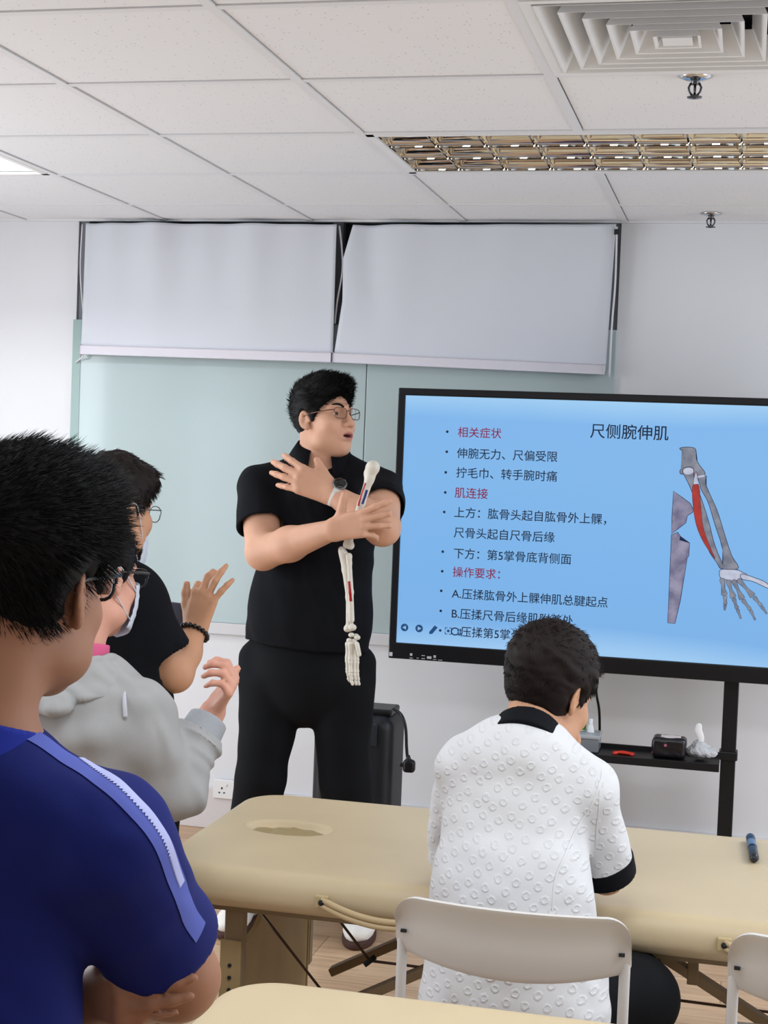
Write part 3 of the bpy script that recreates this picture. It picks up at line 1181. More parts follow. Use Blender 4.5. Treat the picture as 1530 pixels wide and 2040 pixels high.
def screen_mat():
    m = bpy.data.materials.new('lit_blue_slide')
    m.use_nodes = True
    nt = m.node_tree
    b = nt.nodes['Principled BSDF']
    b.inputs['Base Color'].default_value = (0.01, 0.01, 0.012, 1)
    b.inputs['Roughness'].default_value = 0.35
    tc = nt.nodes.new('ShaderNodeTexCoord')
    sx = nt.nodes.new('ShaderNodeSeparateXYZ')
    nt.links.new(tc.outputs['Generated'], sx.inputs[0])
    rp = nt.nodes.new('ShaderNodeValToRGB')
    els = rp.color_ramp.elements
    els[0].position = 0.0
    els[0].color = (*hx('a3d2fb'), 1)
    els[1].position = 1.0
    els[1].color = (*hx('a6d6fb'), 1)
    for p, c in ((0.10, '7fb9f2'), (0.3, '7ebaf3'), (0.7, '83bdf4'), (0.9, '82bcf4')):
        e = els.new(p)
        e.color = (*hx(c), 1)
    no = nt.nodes.new('ShaderNodeTexNoise')
    no.inputs['Scale'].default_value = 1.3
    nt.links.new(tc.outputs['Object'], no.inputs['Vector'])
    mp = nt.nodes.new('ShaderNodeMath')
    mp.operation = 'MULTIPLY_ADD'
    mp.inputs[1].default_value = 0.16
    nt.links.new(no.outputs['Fac'], mp.inputs[0])
    sb = nt.nodes.new('ShaderNodeMath')
    sb.operation = 'SUBTRACT'
    sb.inputs[1].default_value = 0.08
    nt.links.new(sx.outputs['Z'], mp.inputs[2])
    nt.links.new(mp.outputs[0], sb.inputs[0])
    nt.links.new(sb.outputs[0], rp.inputs['Fac'])
    nt.links.new(rp.outputs['Color'], b.inputs['Emission Color'])
    b.inputs['Emission Strength'].default_value = 0.93
    return m


scr = box('screen', (SX0, TVY + 0.008, SZ0), (SX1, TVY + 0.018, SZ1), screen_mat(), tv)
SY = TVY + 0.0076


def emat(name, col, s=0.9):
    return mat(name, (0.01, 0.01, 0.01), 0.5, 0.1, emit=col, estr=s)


E_INK = emat('slide_ink', '14233f')
E_RED = emat('slide_crimson', '8e1846')
E_NAV = emat('slide_icon', '1f4f82')


def text_line(s, xl, xr, yl, yr, m, bold=0.0, y=None):
    cu = bpy.data.curves.new('slide_text', 'FONT')
    cu.body = s
    cu.offset = bold
    ob = bpy.data.objects.new('slide_text', cu)
    COL.objects.link(ob)
    bpy.context.view_layer.update()
    me = bpy.data.meshes.new_from_object(ob.evaluated_get(bpy.context.evaluated_depsgraph_get()))
    bpy.data.objects.remove(ob)
    n = len(me.vertices)
    co = np.zeros(n * 3)
    me.vertices.foreach_get('co', co)
    co = co.reshape(-1, 3)
    x0_, x1_ = co[:, 0].min(), co[:, 0].max()
    y0_, y1_ = co[:, 1].min(), co[:, 1].max()
    pl, pr = at(xl, yl, SY), at(xr, yr, SY)
    sc = (pr[0] - pl[0]) / (x1_ - x0_)
    out = np.zeros_like(co)
    out[:, 0] = pl[0] + (co[:, 0] - x0_) * sc
    out[:, 1] = SY
    out[:, 2] = (pl[2] + pr[2]) / 2 + (co[:, 1] - (y0_ + y1_) / 2) * sc
    me.vertices.foreach_set('co', out.ravel())
    me.materials.clear()
    me.materials.append(m)
    me.update()
    o = bpy.data.objects.new('slide_text', me)
    COL.objects.link(o)
    adopt(o, scr)


def disc_geo(c, r, n=20, dy=0.0):
    V = [np.array([c[0], c[1] + dy, c[2]])] + [np.array([c[0] + r * math.cos(2 * PI * k / n), c[1] + dy, c[2] + r * math.sin(2 * PI * k / n)]) for k in range(n)]
    return np.array(V), [[0, 1 + (k + 1) % n, 1 + k] for k in range(n)]


text_line('尺侧腕伸肌', 1176, 1332, 858, 863, E_INK, 0.006)
rows = [('相关症状', 912, 999, 861, 863, E_RED), ('伸腕无力、尺偏受限', 910, 1111, 905, 907, E_INK), ('拧毛巾、转手腕时痛', 909, 1110, 943, 947, E_INK),
        ('肌连接', 906, 972, 982, 983, E_RED), ('上方：肱骨头起自肱骨外上髁，', 905, 1208, 1023, 1032, E_INK), ('尺骨头起自尺骨后缘', 904, 1105, 1062, 1069, E_INK),
        ('下方：第5掌骨底背侧面', 904, 1138, 1104, 1112, E_INK), ('操作要求：', 902, 996, 1140, 1143, E_RED),
        ('A.压揉肱骨外上髁伸肌总腱起点', 900, 1211, 1184, 1198, E_INK), ('B.压揉尺骨后缘肌附着处', 900, 1142, 1224, 1234, E_INK),
        ('C.压揉第5掌骨底肌附着点', 898, 1152, 1258, 1272, E_INK)]
for s_, a, b_, c_, d_, m_ in rows:
    text_line(s_, a, b_, c_, d_, m_, 0.0045)
geo = [disc_geo(at(x, y, SY), 0.0046) for x, y in ((891, 860), (890, 900), (888, 941), (887, 981), (885, 1020), (882, 1099), (881, 1138), (879, 1177), (878, 1217), (877, 1256))]
adopt(add_mesh('slide_bullets', *join_geo(geo), E_INK, None, False), scr)
# slide show buttons
for x, y, s in ((806, 1250, -1), (835, 1252, 1)):
    c = at(x, y, SY)
    g = add_mesh('slide_button', *disc_geo(c, 0.0135, 24), E_NAV, None, False)
    adopt(g, scr)
    tri = [c + np.array([s * 0.008, -0.0004, 0]), c + np.array([-s * 0.005, -0.0004, 0.007]), c + np.array([-s * 0.005, -0.0004, -0.007])]
    adopt(add_mesh('slide_arrow', tri, [[0, 1, 2]], emat('slide_pale', '9cc8f4'), None, False), scr)


def flat(pix, m, name, dy=0.0):
    V = [np.array(at(x, y, SY)) + (0, dy, 0) for x, y in pix]
    bm = bmesh.new()
    vs = [bm.verts.new(v) for v in V]
    f = bm.faces.new(vs)
    bmesh.ops.triangulate(bm, faces=[f])
    o = from_bm(name, bm, m)
    return adopt(o, scr)


flat([(855, 1259), (866, 1246), (872, 1250), (861, 1263), (855, 1263)], E_NAV, 'slide_pen_icon')
geo = [disc_geo(at(893, 1257, SY), 0.005)]
for sx_, sy_ in ((-1, -1), (1, -1), (1, 1), (-1, 1)):
    c = np.array(at(893, 1257, SY))
    for ax in (0, 1):
        p = c + np.array([sx_ * 0.011, 0, sy_ * 0.011])
        q = p + (np.array([-sx_ * 0.007, 0, 0]) if ax == 0 else np.array([0, 0, -sy_ * 0.007]))
        lo, hi = np.minimum(p, q) - (0.0012, 0, 0.0012), np.maximum(p, q) + (0.0012, 0, 0.0012)
        geo.append((np.array([(lo[0], lo[1], lo[2]), (hi[0], lo[1], lo[2]), (hi[0], lo[1], hi[2]), (lo[0], lo[1], hi[2])]), [[0, 1, 2, 3]]))
adopt(add_mesh('slide_focus_icon', *join_geo(geo), E_NAV, None, False), scr)
c = np.array(at(915, 1259, SY))
adopt(add_mesh('slide_grid_icon', *join_geo([(np.array([c + (dx - 0.003, 0, dz - 0.005), c + (dx + 0.003, 0, dz - 0.005), c + (dx + 0.003, 0, dz + 0.005), c + (dx - 0.003, 0, dz + 0.005)]), [[0, 1, 2, 3]])
                                             for dx in (-0.004, 0.004) for dz in (-0.006, 0.006)]), E_NAV, None, False), scr)


# drawing of the arm bones on the slide
def bone_art_mat(name, c1, c2, scale=30):
    m = bpy.data.materials.new(name)
    m.use_nodes = True
    nt = m.node_tree
    b = nt.nodes['Principled BSDF']
    b.inputs['Base Color'].default_value = (0.01, 0.01, 0.01, 1)
    tc = nt.nodes.new('ShaderNodeTexCoord')
    no = nt.nodes.new('ShaderNodeTexNoise')
    no.inputs['Scale'].default_value = scale
    no.inputs['Detail'].default_value = 5
    rp = nt.nodes.new('ShaderNodeValToRGB')
    rp.color_ramp.elements[0].position = 0.35
    rp.color_ramp.elements[0].color = (*hx(c1), 1)
    rp.color_ramp.elements[1].position = 0.65
    rp.color_ramp.elements[1].color = (*hx(c2), 1)
    nt.links.new(tc.outputs['Object'], no.inputs['Vector'])
    nt.links.new(no.outputs['Fac'], rp.inputs['Fac'])
    nt.links.new(rp.outputs['Color'], b.inputs['Emission Color'])
    b.inputs['Emission Strength'].default_value = 0.9
    return m


A_GREY = bone_art_mat('slide_bone_grey', '6f7486', '9296a3')
A_LILAC = bone_art_mat('slide_bone_lilac', '6a6888', '9d99b4', 22)
A_PALE = bone_art_mat('slide_bone_pale', 'b7bdd6', 'd3d8ea')
A_RED = bone_art_mat('slide_muscle_red', '8f1a18', 'c0301f', 18)
A_LINE = emat('slide_outline', '2c3350')
Z0 = lambda x, y: (1270 + x * 260 / 1396, 880 + y * 380 / 2040)


def art(pts, m, name, lay, line=2.2, soft=True):
    """artwork polygon in the slide with a dark outline"""
    if soft and len(pts) > 5:
        n0 = len(pts)
        pts = spline(list(pts[-2:]) + list(pts) + list(pts[:3]), (n0 + 4) * 5 + 1)[10:10 + n0 * 5]
    P = [Z0(*p) for p in pts]
    c = np.mean(P, axis=0)
    if line:
        out = []
        n = len(P)
        A = np.array(P)
        ar = 0.5 * sum(A[i][0] * A[(i + 1) % n][1] - A[(i + 1) % n][0] * A[i][1] for i in range(n))
        for i in range(n):
            e1, e2 = nrm(A[i] - A[i - 1]), nrm(A[(i + 1) % n] - A[i])
            nn = nrm(np.array([e1[1] + e2[1], -e1[0] - e2[0]])) * (1 if ar > 0 else -1)
            out.append(A[i] + nn * line * 0.55)
        flat(out, A_LINE, name + '_outline', -0.0003 * lay)
    flat(P, m, name, -0.0003 * lay - 0.00015)


art([(455, 70), (610, 72), (625, 180), (660, 250), (718, 330), (700, 360), (600, 365), (540, 330), (470, 345), (458, 310), (500, 250), (515, 130)], A_GREY, 'slide_humerus', 1)
art([(490, 290), (545, 272), (595, 290), (600, 370), (640, 500), (690, 640), (760, 860), (810, 1060), (860, 1200), (915, 1330), (885, 1350), (850, 1290), (760, 1150), (690, 900), (640, 700), (580, 520), (520, 390), (488, 330)], A_GREY, 'slide_ulna', 2)
art([(655, 385), (735, 370), (720, 430), (770, 560), (850, 740), (910, 930), (960, 1090), (1010, 1230), (1068, 1320), (1060, 1360), (915, 1365), (930, 1240), (900, 1090), (830, 880), (760, 650), (690, 520), (665, 440)], A_GREY, 'slide_radius', 2)
art([(495, 300), (540, 278), (590, 290), (595, 330), (550, 350), (500, 340)], A_PALE, 'slide_joint_head', 3, 0)
art([(640, 368), (715, 355), (722, 372), (650, 388)], A_PALE, 'slide_joint_disc', 3, 0)
art([(625, 320), (640, 360), (645, 440), (662, 500), (672, 640), (685, 800), (705, 930), (750, 1060), (790, 1160), (830, 1250), (780, 1185), (700, 1060), (640, 920), (608, 780), (590, 620), (588, 500), (605, 430), (612, 360)], A_RED, 'slide_muscle', 4, 1.2)
art([(625, 322), (638, 360), (650, 450), (600, 455), (608, 380)], A_PALE, 'slide_tendon', 5, 0)
art([(385, 530), (480, 600), (560, 660), (598, 730), (585, 755), (530, 790), (515, 865), (430, 930), (365, 985), (372, 800)], A_LILAC, 'slide_scapula_crop', 1, 2.2, False)
art([(365, 1000), (430, 970), (455, 1010), (440, 1050), (555, 1085), (545, 1220), (490, 1290), (475, 1420), (455, 1700), (400, 1940), (325, 1935), (345, 1500), (358, 1200)], A_LILAC, 'slide_humerus_crop', 1, 2.2, False)
art([(885, 1375), (960, 1368), (1070, 1375), (1130, 1405), (1165, 1420), (1150, 1465), (1090, 1470), (1040, 1485), (960, 1475), (890, 1450)], A_PALE, 'slide_carpals', 3)
art([(1110, 1420), (1180, 1432), (1260, 1460), (1340, 1490), (1396, 1530), (1396, 1562), (1320, 1530), (1230, 1490), (1120, 1466)], A_PALE, 'slide_thumb_bones', 4)
fing = [([(905, 1470), (930, 1640)], [(935, 1655), (940, 1740)], [(937, 1750), (932, 1800)]),
        ([(970, 1490), (1025, 1665)], [(1030, 1680), (1065, 1785)], [(1072, 1798), (1105, 1890)]),
        ([(1030, 1490), (1120, 1680)], [(1130, 1695), (1205, 1795)], [(1212, 1808), (1258, 1905)]),
        ([(1085, 1480), (1235, 1650)], [(1250, 1665), (1325, 1755)], [(1332, 1768), (1382, 1838)])]
for fi, segs in enumerate(fing):
    for si, (a, b_) in enumerate(segs):
        a, b_ = np.array(a, float), np.array(b_, float)
        d = nrm(b_ - a)
        s_ = np.array([-d[1], d[0]])
        w0, w1, w2 = ((24, 13, 30), (20, 11, 18), (15, 8, 8))[si]
        m_ = (a + b_) / 2
        art([a + s_ * w0, m_ + s_ * w1, b_ - d * 14 + s_ * w2, b_ + s_ * w2 * 0.6, b_ - s_ * w2 * 0.6, b_ - d * 14 - s_ * w2, m_ - s_ * w1, a - s_ * w0], A_GREY, 'slide_finger_bone', 5, 1.2)
# small marks on the lower bezel
bm = bmesh.new()
for x, y, w_, h_ in ((819, 1304, 5, 5), (819, 1311, 7, 1.5), (832, 1311, 4, 1.5), (843, 1306, 7, 1.5), (843, 1312, 7, 1.5), (855, 1310, 9, 5), (866, 1308, 5, 5), (866, 1314, 7, 1.2), (877, 1315, 8, 1.2)):
    c = at(x, y, TVY - 0.0005)
    bx(bm, (c[0] - w_ * 0.0009, c[1], c[2] - h_ * 0.0009), (c[0] + w_ * 0.0009, c[1] + 0.0008, c[2] + h_ * 0.0009))
from_bm('bezel_symbols', bm, mat('print_white', 'a9abb0', 0.5, 0.3), tv)
c = at(778.5, 1303, TVY - 0.0005)
box('corner_sticker', (c[0] - 0.006, c[1], c[2] - 0.007), (c[0] + 0.006, c[1] + 0.0008, c[2] + 0.007), mat('sticker_grey', 'b9bcc2', 0.5, 0.3), tv)

# stand
PX = float(at(1451, 1500, 5.30)[0])
PXL = (TX0 + TX1) / 2 * 2 - PX
stand = empty('display_stand', ((PX + PXL) / 2, 5.31, 0), 'black metal floor stand carrying the display, with a shelf', 'stand')
for xx in (PX, PXL):
    box('post', (xx - 0.025, 5.297, 0.06), (xx + 0.025, 5.345, 1.35), M_BLACKMET, stand, 0.003)
    bar('foot', (xx, 5.02, 0.045), (xx, 5.62, 0.045), 0.05, 0.05, M_BLACKMET, stand, (0, 0, 1), 0.004)
    for yy in (5.06, 5.58):
        tube('caster', [(xx - 0.012, yy, 0.022), (xx + 0.012, yy, 0.022)], 0.0215, M_BLACKPL, stand, 16)
    box('clamp', (xx - 0.031, 5.288, 0.515), (xx + 0.031, 5.352, 0.545), M_BLACKMET, stand, 0.004)
SHZ = 0.527
bm = bmesh.new()
bx(bm, (PXL - 0.03, 5.13, SHZ - 0.006), (PX - 0.027, 5.295, SHZ), 0.001)
bx(bm, (PXL - 0.03, 5.125, SHZ - 0.022), (PX - 0.027, 5.13, SHZ + 0.004), 0.001)
bx(bm, (PXL - 0.03, 5.285, SHZ - 0.006), (PX - 0.027, 5.295, SHZ + 0.014), 0.001)
from_bm('shelf', bm, M_BLACKMET, stand)
box('crossbar', (PXL, 5.31, 1.05), (PX, 5.335, 1.12), M_BLACKMET, stand)
cb = at(1187, 1345, 5.31)
tag(tube('power_cable', spline([at(1186, 1330, 5.285), at(1188, 1380, 5.30), at(1194, 1420, 5.32), at(1194, 1490, 5.34), at(1190, 1560, 5.36), at(1190, 1640, 5.38)], 40), 0.0045, M_BLACKPL),
    'black cable hanging down from the display behind the shelf', 'cable')

# things on the shelf
bp = az(1163, 1492, SHZ)
bc = np.array([float(at(1162, 1480, 5.21)[0]), 5.215, SHZ])
bxr = empty('storage_box', tuple(bc), 'grey translucent lidded plastic box on the display shelf', 'box')
M_CLEARG = mat('grey_translucent_plastic', '8f9398', 0.25, 0.4, trans=0.35, ior=1.2)
box('body', bc + (-0.075, -0.05, 0.001), bc + (0.055, 0.055, 0.046), M_CLEARG, bxr, 0.004)
box('lid', bc + (-0.079, -0.054, 0.046), bc + (0.059, 0.059, 0.060), mat('grey_lid', 'a2a6ab', 0.35, 0.4), bxr, 0.004)
bz = SHZ + 0.060


def bottle(px, y, prof, label, body, capm, band=None):
    p = np.array(at(px, 1450, y))
    p[2] = bz
    r = empty('bottle', tuple(p), label, 'bottle')
    split = prof[0]
    lathe('body', p, prof[1], body, r, 20)
    lathe('cap', p, prof[2], capm, r, 20)
    if band:
        lathe('label', p, band[0], band[1], r, 20)


M_WPL = mat('white_plastic', 'd9dbde', 0.4, 0.4)
bottle(1157, 5.235, (0, [(0, 0.0005), (0.017, 0.0005), (0.0185, 0.004), (0.0185, 0.062), (0.014, 0.068), (0, 0.068)], [(0.0165, 0.068), (0.0165, 0.098), (0.015, 0.101), (0, 0.101)]),
       'white bottle with a green label standing on the grey box', M_WPL, M_WPL, ([(0.0187, 0.006), (0.0187, 0.036)], mat('label_green', '4f8a3c', 0.5, 0.3)))
bottle(1177, 5.215, (0, [(0, 0.0005), (0.0125, 0.0005), (0.0125, 0.004), (0.008, 0.024), (0.006, 0.03), (0, 0.03)], [(0.0065, 0.03), (0.0065, 0.046), (0.005, 0.048), (0, 0.048)]),
       'small white nozzle bottle standing on the grey box', M_WPL, M_WPL)
rp = np.array(az(1243, 1502, SHZ + 0.003))
M_REDPL = mat('red_plastic', 'c8321f', 0.4, 0.4)
V, F = join_geo([tube_geo(spline([rp + (-0.036, -0.008, 0), rp + (-0.01, 0.012, 0.003), rp + (0.012, 0.008, 0.002), rp + (0.032, -0.006, 0.0)], 16), 0.0058, 8),
                 tube_geo(spline([rp + (-0.034, 0.012, 0.001), rp + (0.0, -0.002, 0.004), rp + (0.034, 0.004, 0.001)], 16), 0.0052, 8)])
tag(add_mesh('red_clip', V, F, M_REDPL), 'small red plastic clip lying on the black display shelf', 'clip')

# dark floral tissue pack
tp = np.array(at(1333, 1508, 5.2))
tp[2] = SHZ
pk = empty('tissue_pack', tuple(tp), 'black floral tissue pack on the display shelf', 'tissue pack')
v = Vol(axis((tp[0] - 0.07, tp[0] + 0.07, 0.003)), axis((tp[1] - 0.06, tp[1] + 0.06, 0.003)), axis((SHZ - 0.005, SHZ + 0.085, 0.003)))
v.add(rbox(tp + (0, 0, 0.037), (0.056, 0.042, 0.034), 0.014), 0.004)


def floral():
    m = bpy.data.materials.new('black_floral_film')
    m.use_nodes = True
    nt = m.node_tree
    b = nt.nodes['Principled BSDF']
    b.inputs['Roughness'].default_value = 0.25
    tc = nt.nodes.new('ShaderNodeTexCoord')
    vo = nt.nodes.new('ShaderNodeTexVoronoi')
    vo.inputs['Scale'].default_value = 42
    rp_ = nt.nodes.new('ShaderNodeValToRGB')
    rp_.color_ramp.elements[0].position = 0.18
    rp_.color_ramp.elements[0].color = (*hx('c4708c'), 1)
    rp_.color_ramp.elements[1].position = 0.32
    rp_.color_ramp.elements[1].color = (*hx('17161a'), 1)
    sp = nt.nodes.new('ShaderNodeSeparateColor')
    lt = nt.nodes.new('ShaderNodeMath')
    lt.operation = 'LESS_THAN'
    lt.inputs[1].default_value = 0.8
    mx = nt.nodes.new('ShaderNodeMix')
    mx.data_type = 'RGBA'
    mx.inputs['B'].default_value = (*hx('17161a'), 1)
    nt.links.new(tc.outputs['Object'], vo.inputs['Vector'])
    nt.links.new(vo.outputs['Distance'], rp_.inputs['Fac'])
    nt.links.new(vo.outputs['Color'], sp.inputs['Color'])
    nt.links.new(sp.outputs['Red'], lt.inputs[0])
    nt.links.new(lt.outputs[0], mx.inputs['Factor'])
    nt.links.new(rp_.outputs['Color'], mx.inputs['A'])
    nt.links.new(mx.outputs['Result'], b.inputs['Base Color'])
    return m


solid('wrapper', v, floral(), pk, 1, None, [(5, 70, 0.003)])
box('opening_flap', tp + (-0.03, -0.02, 0.0665), tp + (0.036, 0.02, 0.0725), mat('flap_white', 'd9d0cf', 0.5, 0.3), pk, 0.002)

# tissue in a clear bag
cp = np.array(at(1397, 1512, 5.205))
cp[2] = SHZ
tb = empty('tissue_bag', tuple(cp), 'clear plastic bag with a white tissue pulled up, by the stand post', 'tissue pack')
v = Vol(axis((cp[0] - 0.07, cp[0] + 0.07, 0.0035)), axis((cp[1] - 0.06, cp[1] + 0.06, 0.0035)), axis((SHZ - 0.004, SHZ + 0.13, 0.0035)))
v.add(ell(cp + (0, 0, 0.029), (0.050, 0.040, 0.022)), 0.01).add(ell(cp + (-0.008, 0, 0.04), (0.025, 0.022, 0.022)), 0.015)
solid('bag', v, mat('crinkled_film', 'dfe1e5', 0.15, 0.5, trans=0.35, ior=1.2, bump=0.9, bscale=90), tb, 1, None, [(9, 90, 0.006), (10, 190, 0.004)])
V, F = tube_geo(spline([cp + (-0.008, 0, 0.045), cp + (-0.004, 0, 0.07), cp + (-0.014, 0, 0.098), cp + (-0.010, 0, 0.122)], 16), np.array([0.014, 0.010, 0.009, 0.009, 0.010, 0.011, 0.012, 0.013, 0.013, 0.013, 0.013, 0.012, 0.011, 0.010, 0.008, 0.004]), 12, ((0, 1, 0), 0.35))
add_mesh('tissue', V, F, mat('tissue_white', 'e3e3e4', 0.9, 0.1), tb)

# marker on the table
mp0, mp1 = np.array(az(1495, 1668, TTOP + 0.011)), np.array(az(1503, 1712, TTOP + 0.011))
mk = empty('marker_pen', tuple((mp0 + mp1) / 2 - (0, 0, 0.011)), 'short dark blue marker lying on the cream table at right', 'pen')
dm = nrm(mp1 - mp0)
Lm = float(np.linalg.norm(mp1 - mp0))
lathe('barrel', mp0, [(0, 0), (0.010, 0.001), (0.0105, 0.004), (0.0105, Lm * 0.6), (0, Lm * 0.6)], mat('marker_navy', '1d2a44', 0.35, 0.4), mk, 18, dm)
lathe('cap', mp0, [(0.0108, Lm * 0.6), (0.0108, Lm * 0.92), (0.006, Lm), (0, Lm)], mat('marker_cap', '20252c', 0.3, 0.4), mk, 18, dm)
lathe('label', mp0, [(0.01065, Lm * 0.25), (0.01065, Lm * 0.5)], mat('marker_label', '5a7390', 0.4, 0.3), mk, 18, dm)

# black upright case with a hanging plug
k0 = np.array([-1.462, 5.0, 0.0])
CX0, CX1 = float(at(617, 1570, 5.05)[0]), float(at(800, 1550, 5.24)[0])
CZ1 = float(at(770, 1412, 5.24)[2])
cs = empty('case', ((CX0 + CX1) / 2, 5.15, 0), 'black upright case standing behind the presenter with a plug hanging from it', 'case')
cc = np.array([(CX0 + CX1) / 2, 5.17, CZ1 / 2 + 0.01])
v = Vol(axis((CX0 - 0.01, CX1 + 0.01, 0.006)), axis((5.03, 5.31, 0.008)), axis((0.0, CZ1 + 0.02, 0.008)))
v.add(rbox(cc, ((CX1 - CX0) / 2, 0.12, CZ1 / 2 - 0.01), 0.045), 0.004)
solid('shell', v, mat('case_black', '191a1e', 0.45, 0.35), cs, 1)
CXm = (CX0 + CX1) / 2
box('top_handle', (CXm - 0.02, 5.10, CZ1 - 0.004), (CX1 - 0.015, 5.24, CZ1 + 0.02), M_BLACKPL, cs, 0.008)
box('front_pocket', (CXm - 0.06, 5.042, CZ1 - 0.10), (CX1 - 0.05, 5.06, CZ1 - 0.02), mat('case_grey', '24272d', 0.4, 0.4), cs, 0.006)
for xx in (CX0 + 0.05, CX1 - 0.05):
    tube('wheel', [(xx - 0.012, 5.10, 0.02), (xx + 0.012, 5.10, 0.02)], 0.02, M_BLACKPL, cs, 14)
cbp = spline([at(785, 1412, 5.12), at(800, 1425, 5.08), at(808, 1450, 5.07), at(810, 1490, 5.07), at(812, 1512, 5.07)], 30)
pg = tube('plug_cable', cbp, 0.0055, M_BLACKPL, cs)
pc = np.array(at(815, 1526, 5.07))
v = Vol(axis((pc[0] - 0.035, pc[0] + 0.035, 0.002)), axis((pc[1] - 0.03, pc[1] + 0.03, 0.002)), axis((pc[2] - 0.035, pc[2] + 0.04, 0.002)))
v.add(rbox(pc, (0.021, 0.016, 0.022), 0.012), 0.004).add(cap(pc + (-0.001, 0, 0.01), pc + (-0.004, 0, 0.032), 0.011, 0.007), 0.006)
v.add(rbox(pc + (-0.024, 0, 0.002), (0.009, 0.004, 0.007), 0.002), 0.002)
solid('plug', v, M_BLACKPL, cs, 1)

# ================================================================== PEOPLE
def frame_from(fwd, tilt=0.0):
    """rows right, forward, up of a head looking along fwd; tilt leans the top to the right"""
    f = nrm(fwd)
    r = nrm(np.cross(f, (0, 0, 1)))
    u = np.cross(r, f)
    if tilt:
        r, u = r * math.cos(tilt) - u * math.sin(tilt), u * math.cos(tilt) + r * math.sin(tilt)
    return np.array([r, f, u])


def direction(az_deg, pitch_deg=0.0):
    """azimuth from +Y towards +X"""
    a, p = math.radians(az_deg), math.radians(pitch_deg)
    return np.array([math.sin(a) * math.cos(p), math.cos(a) * math.cos(p), math.sin(p)])


def head_parts(v, C, B, s, mouth_open=True):
    L = lambda a, b, c: C + s * (a * B[0] + b * B[1] + c * B[2])
    R = lambda *q: tuple(s * x for x in q)
    v.add(ell(L(0, -0.012, 0.036), R(0.076, 0.096, 0.098), B), 0.01)
    v.add(ell(L(0, 0.036, -0.03), R(0.066, 0.062, 0.088), B), 0.03 * s)
    v.add(ell(L(0, 0.052, -0.088), R(0.044, 0.042, 0.034), B), 0.03 * s)
    v.add(ell(L(0, 0.078, -0.108), R(0.022, 0.018, 0.018), B), 0.02 * s)
    for g in (-1, 1):
        v.add(ell(L(g * 0.040, 0.066, -0.028), R(0.026, 0.024, 0.026), B), 0.025 * s)
        v.add(ell(L(g * 0.052, 0.022, -0.075), R(0.022, 0.035, 0.026), B), 0.03 * s)
        v.add(cap(L(g * 0.012, 0.094, 0.026), L(g * 0.045, 0.078, 0.028), 0.010 * s, 0.009 * s), 0.015 * s)
        v.cut(ell(L(g * 0.031, 0.104, 0.006), R(0.019, 0.016, 0.012), B), 0.012 * s)
        v.add(ell(L(g * 0.031, 0.0800, 0.0145), R(0.0175, 0.0125, 0.0065), B), 0.004 * s)
        v.add(ell(L(g * 0.031, 0.0790, -0.0035), R(0.0165, 0.0115, 0.0055), B), 0.004 * s)
    # nose
    v.add(cap(L(0, 0.096, 0.014), L(0, 0.116, -0.026), 0.0075 * s, 0.0115 * s), 0.012 * s)
    v.add(ell(L(0, 0.117, -0.030), R(0.0125, 0.012, 0.011), B), 0.006 * s)
    for g in (-1, 1):
        v.add(ell(L(g * 0.0125, 0.106, -0.034), R(0.0095, 0.012, 0.0085), B), 0.005 * s)
        v.cut(ell(L(g * 0.0065, 0.112, -0.0425), R(0.0038, 0.006, 0.0035), B), 0.003 * s)
    # mouth
    v.add(ell(L(0, 0.092, -0.062), R(0.030, 0.018, 0.022), B), 0.015 * s)
    v.add(cap(L(-0.017, 0.100, -0.0595), L(0.017, 0.100, -0.0595), 0.0062 * s, 0.0062 * s), 0.005 * s)
    v.add(cap(L(-0.015, 0.098, -0.0755), L(0.015, 0.098, -0.0755), 0.0068 * s, 0.0068 * s), 0.005 * s)
    if mouth_open:
        v.cut(ell(L(0, 0.104, -0.0675), R(0.021, 0.014, 0.0052), B), 0.003 * s)
    else:
        v.cut(ell(L(0, 0.112, -0.0670), R(0.023, 0.008, 0.0015), B), 0.003 * s)
    v.cut(ell(L(0, 0.104, -0.0885), R(0.018, 0.006, 0.004), B), 0.008 * s)
    for g in (-1, 1):
        ear(v, L, B, s, g)
    return L


def ear(v, L, B, s, g):
    Be = np.array([nrm(B[0] * g * 0.93 + B[1] * 0.37), nrm(B[1] * 0.93 - B[0] * g * 0.37), B[2]])
    c = L(g * 0.082, -0.011, -0.004)
    v.add(ell(c, (0.0068 * s, 0.0180 * s, 0.031 * s), Be), 0.006 * s)
    v.add(ell(L(g * 0.077, -0.003, -0.03), (0.006 * s, 0.009 * s, 0.010 * s), Be), 0.006 * s)
    v.cut(ell(c + Be[0] * 0.0075 * s + Be[1] * 0.002 * s + Be[2] * 0.004 * s, (0.0078 * s, 0.0122 * s, 0.0215 * s), Be), 0.002 * s)
    v.add(cap(c + Be[0] * 0.004 * s - Be[1] * 0.002 * s + Be[2] * 0.015 * s, c + Be[0] * 0.003 * s - Be[1] * 0.005 * s - Be[2] * 0.010 * s, 0.0022 * s, 0.002 * s), 0.002 * s)
    v.add(ell(L(g * 0.0755, 0.008, -0.008), (0.004 * s, 0.006 * s, 0.008 * s), Be), 0.003 * s)


